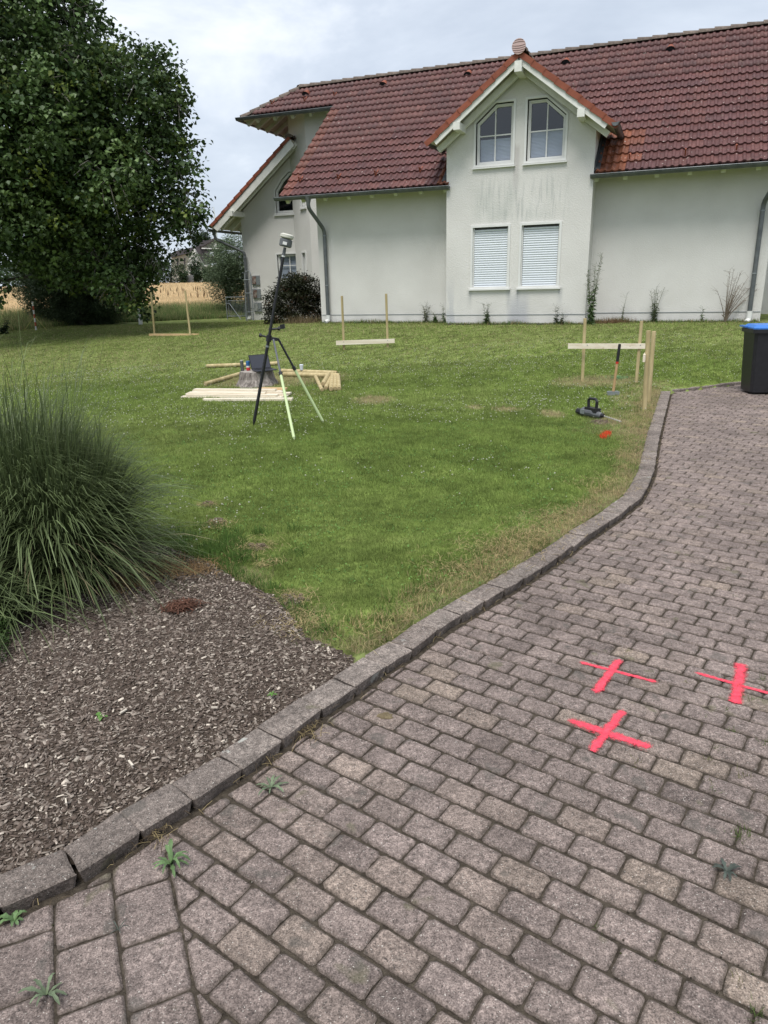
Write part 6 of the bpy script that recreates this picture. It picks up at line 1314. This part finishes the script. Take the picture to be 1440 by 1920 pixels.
# ------------------------------------------------------------------ weeds
def weed(label, px, py, hpx, nst, spread, leafy, col, cat='weed', name='wild_plant', lean=0, fl=None, seed=0, at=None, lsz=.09, r=.006, htop=.4, nl=44):
    b = at if at is not None else T(px, py); s = b.y / 1400; Hh = hpx * s; t = thing(name, label, cat, b, group='wild plants at the foot of the house wall' if cat == 'weed' else None); r_ = random.Random(seed); g = Geo(); LP, LS = [], []
    for i in range(nst):
        ex_ = r_.gauss(0, spread) + lean; ey_ = r_.gauss(0, spread * .4) - .02; hh = Hh * r_.uniform(.55, 1) if i else Hh; pts = [b + Vector((ex_ * k ** 1.4, ey_ * k, hh * k)) for k in (0, .3, .6, .85, 1)]; g.tube(pts, [r, r * .8, r * .6, r * .4, r * .25], 5)
        for j in range(nl):
            k = r_.random() ** (1.3 if leafy > .5 else .7); q = pts[0].lerp(pts[-1], k) + Vector((ex_ * (k ** 1.4 - k), 0, 0)); 
            if k > 1 - htop and r_.random() < .6: e = q + Vector((r_.gauss(0, .07), r_.gauss(0, .05), r_.uniform(.02, .10))) * 1.0; g.tube([q, e], [r * .25, r * .15], 3); LP.append(e); LS.append(.022)
            elif r_.random() < leafy: LP.append(q); LS.append(lsz * (1.25 - .8 * k))
    g.build('stem', mat('weed_stem', (.09, .10, .05), rough=.8) if leafy > .3 else mat('dry_stem', (.13, .10, .075), (.2, .16, .12), sc=20, rough=.9), t, world=True)
    if LP: P = np.array([tuple(p) for p in LP]); v, f, c = leaves(P, np.array(LS), np.array(col) * NR.uniform(.6, 1.4, (len(P), 1)), droop=.2, aspect=.38); fast('leaf_cluster', v, f, M_leaf, col=c, kind='stuff', parent=t)
WG = (.09, .14, .055)
WB = lambda u, v=-.12: HW(u, v, .575)
weed('tall bushy fleabane growing against the right edge of the bay', 0, 0, 128, 6, .13, .9, (.10, .155, .06), at=WB(-1.78, -.75), seed=1, lsz=.10, r=.009, nl=80)
weed('slim feathery weed right of the tall fleabane', 0, 0, 55, 2, .03, .8, (.09, .12, .05), at=WB(-1.15), seed=2, nl=40, lsz=.05)
weed('branching thistle in front of the middle of the right wall', 0, 0, 66, 5, .13, .7, (.08, .11, .05), at=WB(-.45), seed=3, r=.007)
weed('short single stalk left of the leafless twiggy bush', 0, 0, 26, 1, .02, .5, WG, at=WB(.55), seed=4)
weed('small dark stemmed weed under the left shutter', 0, 0, 42, 4, .10, .8, (.08, .12, .05), at=WB(-4.2, -.72), seed=5)
weed('spindly weed under the right edge of the right shutter', 0, 0, 34, 2, .03, .7, (.05, .07, .04), at=WB(-2.55, -.72), seed=6)
weed('small weed next to the spindly one, half as high', 0, 0, 22, 2, .03, .8, (.05, .07, .04), at=WB(-2.42, -.76), seed=7)
weed('pale leafless weed on the left wall near the bay', 0, 0, 36, 4, .10, .5, (.12, .13, .08), at=WB(-5.95), seed=8)
weed('low green weed between the pale weed and the bay', 0, 0, 20, 4, .06, .9, WG, at=WB(-5.68), seed=9)
weed('thin upright weed at the left corner of the bay', 0, 0, 34, 2, .02, .7, WG, at=WB(-5.40, -.3), seed=10)
weed('bare twiggy bush leaning toward the right downpipe', 0, 0, 98, 16, .22, .12, (.10, .08, .05), cat='bush', name='bare_bush', at=WB(1.02, -.25), lean=.26, seed=11, r=.009, nl=20, htop=.75)
q = WB(-1.35, -.3); n = 900; v, f, c = blades(np.stack([NR.normal(q.x, .22, n), NR.normal(q.y, .10, n), np.full(n, q.z)], 1), NR.uniform(.05, .2, n), NR.uniform(.006, .012, n), np.array([.20, .13, .075]) * NR.uniform(.5, 1.4, (n, 1)), .9)
o = fast('dry_clump', v, f, M_col, col=c, kind='stuff'); tag(o, 'brown withered clump at the foot of the tall fleabane', 'dead plants')
g = Geo(); r_ = random.Random(8)
for i in range(900):
    u = r_.uniform(-8.9, 1.7); v_ = -.05 - abs(r_.gauss(0, .06)) - (.6 if -5.25 < u < -1.93 else 0); s = r_.uniform(.012, .04); g.box(HW(u, v_, .575 + s * .3), (s * 2, s * 1.3, s), Matrix.Rotation(r_.random() * 3, 3, 'Z'))
o = g.build('gravel_strip', mat('dark_pebbles', (.05, .045, .04), (.13, .12, .11), sc=9, rough=.95), fix=False, kind='stuff'); tag(o, 'dark pebbles and soil clods along the foot of the wall', 'gravel')
# edge grass against the wall foot
n = 9000; u = NR.uniform(-8.9, 1.7, n); v_ = -.08 - np.abs(NR.normal(0, .07, n)) - np.where((u > -5.25) & (u < -1.93), .6, 0); x = UX * u - UY * (HD + v_); y = UY * u + UX * (HD + v_)
v, f, c = blades(np.stack([x, y, gz(x, y)], 1), NR.uniform(.03, .12, n) * (.5 + vn(x, y, 3)), NR.uniform(.006, .014, n), np.where(NR.random((n, 1)) < .3, straw(n) * .7, green(n)), .6)
o = fast('wall_foot_grass', v, f, M_col, col=c, kind='stuff'); tag(o, 'uneven grass fringe growing at the foot of the white wall', 'grass')
# plants beyond the right corner
t = thing('garden_shrub', 'shrub with grey green leaves just beyond the right corner of the house', 'shrub', HW(2.9, 1.2, .55)); cc_ = HW(2.9, 1.2, 0)
V, F, C = crown([(cc_.x, cc_.y, 1.1, .55, .5, .6), (cc_.x + .3, cc_.y, .8, .5, .5, .5)], 90, 16, .09, .10, np.array([.05, .07, .04]), np.array([.13, .14, .09]), droop=0); fast('foliage', V, F, M_leaf, col=C, kind='stuff', parent=t)
g = Geo(); g.tube([HW(2.9, 1.2, .5), HW(2.9, 1.2, 1.2)], .02, 6); g.build('stem', M_bark, t, world=True)
t = thing('garden_wall', 'pale rendered garden wall visible right of the house corner', 'wall', HW(4.5, 3.6, .5), rad(-22)); g = Geo(); g.box((0, 0, .8), (5, .2, 1.7)); g.build('wall_face', M_wall, t); g = Geo(); g.box((0, 0, 1.68), (5.05, .26, .06)); g.build('coping', M_galv, t)
# left edge: dark seedlings
weed('small dark leafed seedling at the left edge of the lawn', 8, 626, 32, 4, .12, .9, (.02, .035, .015), cat='seedling', name='seedling', seed=21, lsz=.14, r=.01)
# ------------------------------------------------------------------ plants in the paving and the bed
def rosette(label, px, py, R_, n, col, seed, wd=.22, up=.35, z=0, name='rosette_weed', cat='weed', jag=True):
    x, y = G0(px, py); r_ = random.Random(seed); t = thing(name, label, cat, (x, y, z)); 
    for i in range(n):
        g = Geo(); a = 2 * math.pi * i / n + r_.uniform(-.3, .3); L = R_ * r_.uniform(.6, 1.1); k = 6; w0 = L * wd; lift = up * r_.uniform(.3, 1.3); cx1, sx1 = math.cos(a), math.sin(a)
        for j in range(k + 1):
            s = j / k; rr_ = L * s; ww = w0 * math.sin(math.pi * min(1, s * .85 + .1)) ** .8 * (1 if not jag or j % 2 else .55) * .5; zz = lift * L * math.sin(math.pi * s * .8) + .003
            g.v += [(cx1 * rr_ - sx1 * ww, sx1 * rr_ + cx1 * ww, zz + ww * .25), (cx1 * rr_, sx1 * rr_, zz), (cx1 * rr_ + sx1 * ww, sx1 * rr_ - cx1 * ww, zz + ww * .25)]
        for j in range(k): b_i = j * 3; g.f += [(b_i, b_i + 1, b_i + 4, b_i + 3), (b_i + 1, b_i + 2, b_i + 5, b_i + 4)]
        cf = r_.uniform(.8, 1.25); g.build('leaf', rosm[tuple(col)][i % 3], t, fix=False)
rosm = {}
for cl in ((.085, .14, .055), (.10, .13, .075), (.045, .055, .045), (.08, .17, .035)): rosm[cl] = [mat('rosette_leaf', tuple(v * k for v in cl), tuple(v * k * 1.3 for v in cl), sc=60, rough=.6) for k in (.8, 1, 1.25)]
rosette('bright green dandelion rosette growing by the seam near the lower left kerb', 322, 1622, .062, 13, (.085, .14, .055), 1, up=.6)
rosette('grey green jagged rosette on the joint left of the dry straw patch', 508, 1478, .058, 9, (.10, .13, .075), 2, up=.35)
rosette('pale wilting rosette at the lower left corner of the paving', 88, 1868, .062, 8, (.10, .13, .075), 3, up=.5)
rosette('small sprig at the left end of the kerb', 28, 1728, .04, 8, (.085, .14, .055), 4, wd=.5, up=.5)
rosette('thin spiky rosette on the joint above the pale wilting one', 222, 1745, .032, 6, (.045, .055, .045), 5, wd=.12)
rosette('dark grey green rosette among the pavers near the right edge', 1362, 1636, .045, 8, (.045, .055, .045), 6, wd=.3)
rosette('small bright leafy seedling in the mulch bed', 197, 1370, .032, 9, (.08, .17, .035), 7, wd=.6, up=.6, z=.05, jag=False)
rosette('tiny green seedling near the kerb in the upper bed', 512, 1325, .02, 5, (.08, .17, .035), 8, wd=.5, up=.6, z=.05, jag=False)
rosette('flat green weed pressed against the kerb at mid height', 868, 1150, .05, 9, (.08, .17, .035), 9, wd=.3, up=.7)
# sprouts in joints on the right
spr = [(1430, 1395, 1), (1395, 1455, 1.1), (1385, 1570, 1.3), (1400, 1560, 1), (1335, 1480, .9), (1325, 1425, .8), (1360, 1330, .8), (1405, 1312, 1), (1285, 1278, .7), (1385, 1285, .8), (1430, 1275, 1.1), (1195, 1432, .9), (1330, 1465, .7), (1178, 1222, .8), (1168, 1232, .6), (1378, 1118, .8), (1440, 1500, 1), (1320, 1345, .6), (1425, 1905, 1.1), (1385, 1840, .8), (1120, 1735, .5), (1375, 1370, .7), (1345, 1405, .8)]
P, H_, W_, C = [], [], [], []
for px, py, s in spr: x, y = G0(px, py); k = int(26 * s); P.append(np.stack([NR.normal(x, .010 * s, k), NR.normal(y, .010 * s, k), np.full(k, -.005)], 1)); H_.append(NR.uniform(.012, .038, k) * s); W_.append(NR.uniform(.0022, .004, k)); C.append(np.array([.11, .15, .05] if NR.random() < .6 else [.20, .19, .09]) * NR.uniform(.6, 1.4, (k, 1)))
v, f, c = blades(np.concatenate(P), np.concatenate(H_), np.concatenate(W_), np.concatenate(C), .9, basec=.8); o = fast('joint_sprouts', v, f, M_col, col=c, kind='stuff'); tag(o, 'little grass and moss sprouts in the paving joints on the right', 'weeds')
# moss crumbs in the joints
n = 5200; jx = NR.integers(-14, 22, n); jy = NR.integers(-6, 30, n); al = NR.random(n); hor = NR.random(n) < .6
bx_ = PA[None] + DL[None] * (np.where(hor, jx + al, jx + .15) * BL)[:, None] + DS[None] * (np.where(hor, jy, jy + al) * BW)[:, None]; x, y = bx_[:, 0] + NR.normal(0, .0025, n), bx_[:, 1] + NR.normal(0, .0025, n); k = inpoly(x, y, DRIVE) & (vn(x, y, 2.5) > .45); x, y = x[k], y[k]; n = len(x)
r = NR.uniform(.0008, .0028, n); V = (np.stack([x, y, np.full(n, -.0035)], 1)[:, None] + oct_[None] * r[:, None, None] * np.array([1.4, 1.4, .8])).reshape(-1, 3); F = (np.arange(n)[:, None, None] * 6 + fo[None]).reshape(-1, 3); t_ = NR.random((n, 1))
o = fast('joint_grit', V, F, M_col, col=np.repeat(np.where(t_ < .6, np.array([.05, .042, .03]), np.where(t_ < .85, np.array([.07, .075, .03]), np.array([.30, .27, .23]))), 6, 0), kind='stuff'); tag(o, 'grit and moss crumbs lying in the joints of the paving', 'grit')
# dry moss lump on the paving
x, y = G0(722, 1343); g = Geo(); r_ = random.Random(4); n_m = 12
for i in range(5):
    for j in range(n_m): a = 2 * math.pi * j / n_m; q = .032 * i / 4 * r_.uniform(.8, 1.2); g.v.append((math.cos(a) * q, math.sin(a) * q * .7, .012 * (1 - (i / 4) ** 2) * r_.uniform(.7, 1.2)))
for i in range(4):
    for j in range(n_m): g.f.append((i * n_m + j, i * n_m + (j + 1) % n_m, (i + 1) * n_m + (j + 1) % n_m, (i + 1) * n_m + j))
o = g.build('moss_lump', mat('dry_moss', (.13, .10, .06), (.24, .19, .11), sc=80, rough=1, bump=1, bsc=200), fix=False); o.location = (x, y, .001); tag(o, 'dry brown lump of moss lying on the paving left of the crosses', 'moss')
# withered brown plant and left hedge in the bed
x, y = G0(343, 1158); n = 420; 
V, F, C = join([straws((NR.normal(x, .035, n), NR.normal(y, .028, n)), lambda a, b: 0 * a + .055, .05, .006, np.array([.13, .065, .045]) * NR.uniform(.5, 1.5, (n, 1)))]); o = fast('withered_plant', V, F, M_col, col=C, kind='stuff'); tag(o, 'red brown withered plant clump lying on the mulch', 'dead plant')
t = thing('low_box_shrub', 'small green clipped shrub cut by the left edge below the ornamental grass', 'shrub', (-1.62, 2.72, .03))
V, F, C = crown([(-1.80, 2.70, .11, .13, .2, .13), (-1.86, 2.92, .10, .12, .15, .12)], 700, 10, .012, .014, np.array([.04, .08, .02]), np.array([.10, .16, .045]), droop=0, aspect=.5); fast('foliage', V, F, M_leaf, col=C, kind='stuff', parent=t); g = Geo(); g.tube([(-1.80, 2.72, 0), (-1.80, 2.72, .1)], .01, 6); g.build('stem', M_bark, t, world=True)
# larger pale wood splinters picked out on the mulch
sp_list = [((236, 1362), .035, 'long upright'), ((185, 1286), .024, 'short level'), ((250, 1462), .03, 'slanting'), ((300, 1292), .026, 'thick pale'), ((130, 1535), .022, 'broad short'), ((405, 1355), .024, 'narrow level')]
for i, ((px, py), L_, ad) in enumerate(sp_list):
    x, y = G0(px, py); g = Geo(); a = [1.2, .2, -.8, .5, -1.1, .2][i]; g.box((0, 0, 0), (L_, L_ * .22, .005), Matrix.Rotation(a, 3, 'Z') @ Matrix.Rotation(.15, 3, 'Y')); o = g.build('wood_splinter', mat('pale_splinter', (.50, .44, .36), (.62, .56, .47), sc=30, rough=.8)); o.location = (x, y, .068)
    tag(o, ad + (' pale wood splinter above the green seedling', ' pale splinter in the upper left of the mulch', ' pale splinter lying near the lower kerb', ' pale splinter in the middle of the mulch', ' pale chip close to the kerb at lower left', ' pale splinter near the kerb at upper right')[i], 'wood splinter', 'pale wood splinters on the mulch')
# ------------------------------------------------------------------ far house, fence, wind turbine
FY = 112.; fk = FY / 1400
def FP(px, py, Y=FY): return AT(px, py, Y)
fh = thing('far_house', 'distant house with dark roofs and a grey gable behind the hedge', 'house', FP(370, 525))
M_fr = mat('far_roof', (.055, .05, .055), (.085, .075, .08), sc=.6, rough=.8); M_fg = mat('far_gable_grey', (.20, .19, .175), rough=.9); M_fw = mat('far_wall', (.66, .65, .62), rough=.9); M_fwd = mat('far_wood', (.38, .36, .30), (.50, .48, .42), sc=2, rough=.9)
def fpoly(name, pts, Y0, dep, m, par=None):
    g = Geo(); g.prism([FP(px, py, Y0) for px, py in pts], (0, dep, 0)); return g.build(name, m, par or fh, world=True)
fpoly('wall', [(321, 482), (352, 474), (362, 500), (362, 528), (321, 528)], 113, 7, M_fwd)
fpoly('roof', [(317, 479), (327, 471), (362, 463), (366, 470), (354, 474), (320, 483)], 112.2, 9, M_fr)
fpoly('wall', [(364, 466), (378, 496), (381, 528), (352, 528), (352, 492)], 111, 6, M_fw)
fpoly('roof', [(364, 462), (380, 463), (410, 464), (412, 492), (382, 496), (366, 466)], 110.5, .4, M_fr)
fpoly('gable', [(376, 464), (404, 447.5), (424, 458), (424, 466)], 110.2, 5, M_fg)
fpoly('roof', [(372, 462), (376, 455), (404, 445.5), (424, 455), (424, 458), (404, 448.5), (379, 462)], 109.8, 6, M_fr)
fpoly('fascia', [(378, 464.5), (424, 465.5), (424, 467.5), (378, 466.5)], 109.6, .3, M_white)
fpoly('dormer', [(384, 472), (406, 472), (406, 485), (390, 485)], 109.6, 1, M_fr); w_ = fpoly('window', [(393, 473), (401, 473), (401, 481), (393, 481)], 109.4, .2, M_white); fpoly('pane', [(394, 474), (400, 474), (400, 480), (394, 480)], 109.3, .08, mat('far_pane', (.35, .38, .45), rough=.2), w_)
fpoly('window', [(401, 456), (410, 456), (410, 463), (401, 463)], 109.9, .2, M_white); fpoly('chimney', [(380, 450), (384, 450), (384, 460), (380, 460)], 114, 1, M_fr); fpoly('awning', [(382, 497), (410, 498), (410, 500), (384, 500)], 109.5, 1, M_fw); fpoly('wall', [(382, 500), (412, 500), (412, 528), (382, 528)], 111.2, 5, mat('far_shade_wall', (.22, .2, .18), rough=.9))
for px in (332, 345): fpoly('window', [(px, 484), (px + 2, 484), (px + 2, 500), (px, 500)], 112.8, .1, M_fr)
ff = thing('board_fence', 'short grey board fence between the hedge and the conifers', 'fence', FP(355, 528, 104))
for i in range(8): g = Geo(); x0 = 346.5 + i * 2.1; g.prism([FP(x0, 516, 104), FP(x0 + 1.9, 516, 104), FP(x0 + 1.9, 531, 104), FP(x0, 531, 104)], (0, .1, 0)); g.build('fence_board', mat('grey_boards', (.22, .22, .22), rough=.9), ff, world=True)
wtb = thing('wind_turbine', 'distant white wind turbine behind the far house roof', 'wind turbine', AT(405, 470, 420)); g = Geo(); g.tube([AT(405.5, 470, 420), AT(404.2, 425, 420)], [1.1, .6], 8); g.build('tower', M_white, wtb, world=True)
for a, b in (((404.2, 425), (400.5, 388)), ((404.2, 425), (393, 437)), ((404.2, 425), (417, 436))): g = Geo(); g.tube([AT(*a, 419), AT(*b, 419)], [.55, .18], 6); g.build('rotor_blade', M_white, wtb, world=True)
g = Geo(); g.box(AT(404.2, 425, 420), (1.6, 3, 1.6)); g.build('nacelle', M_white, wtb, world=True)
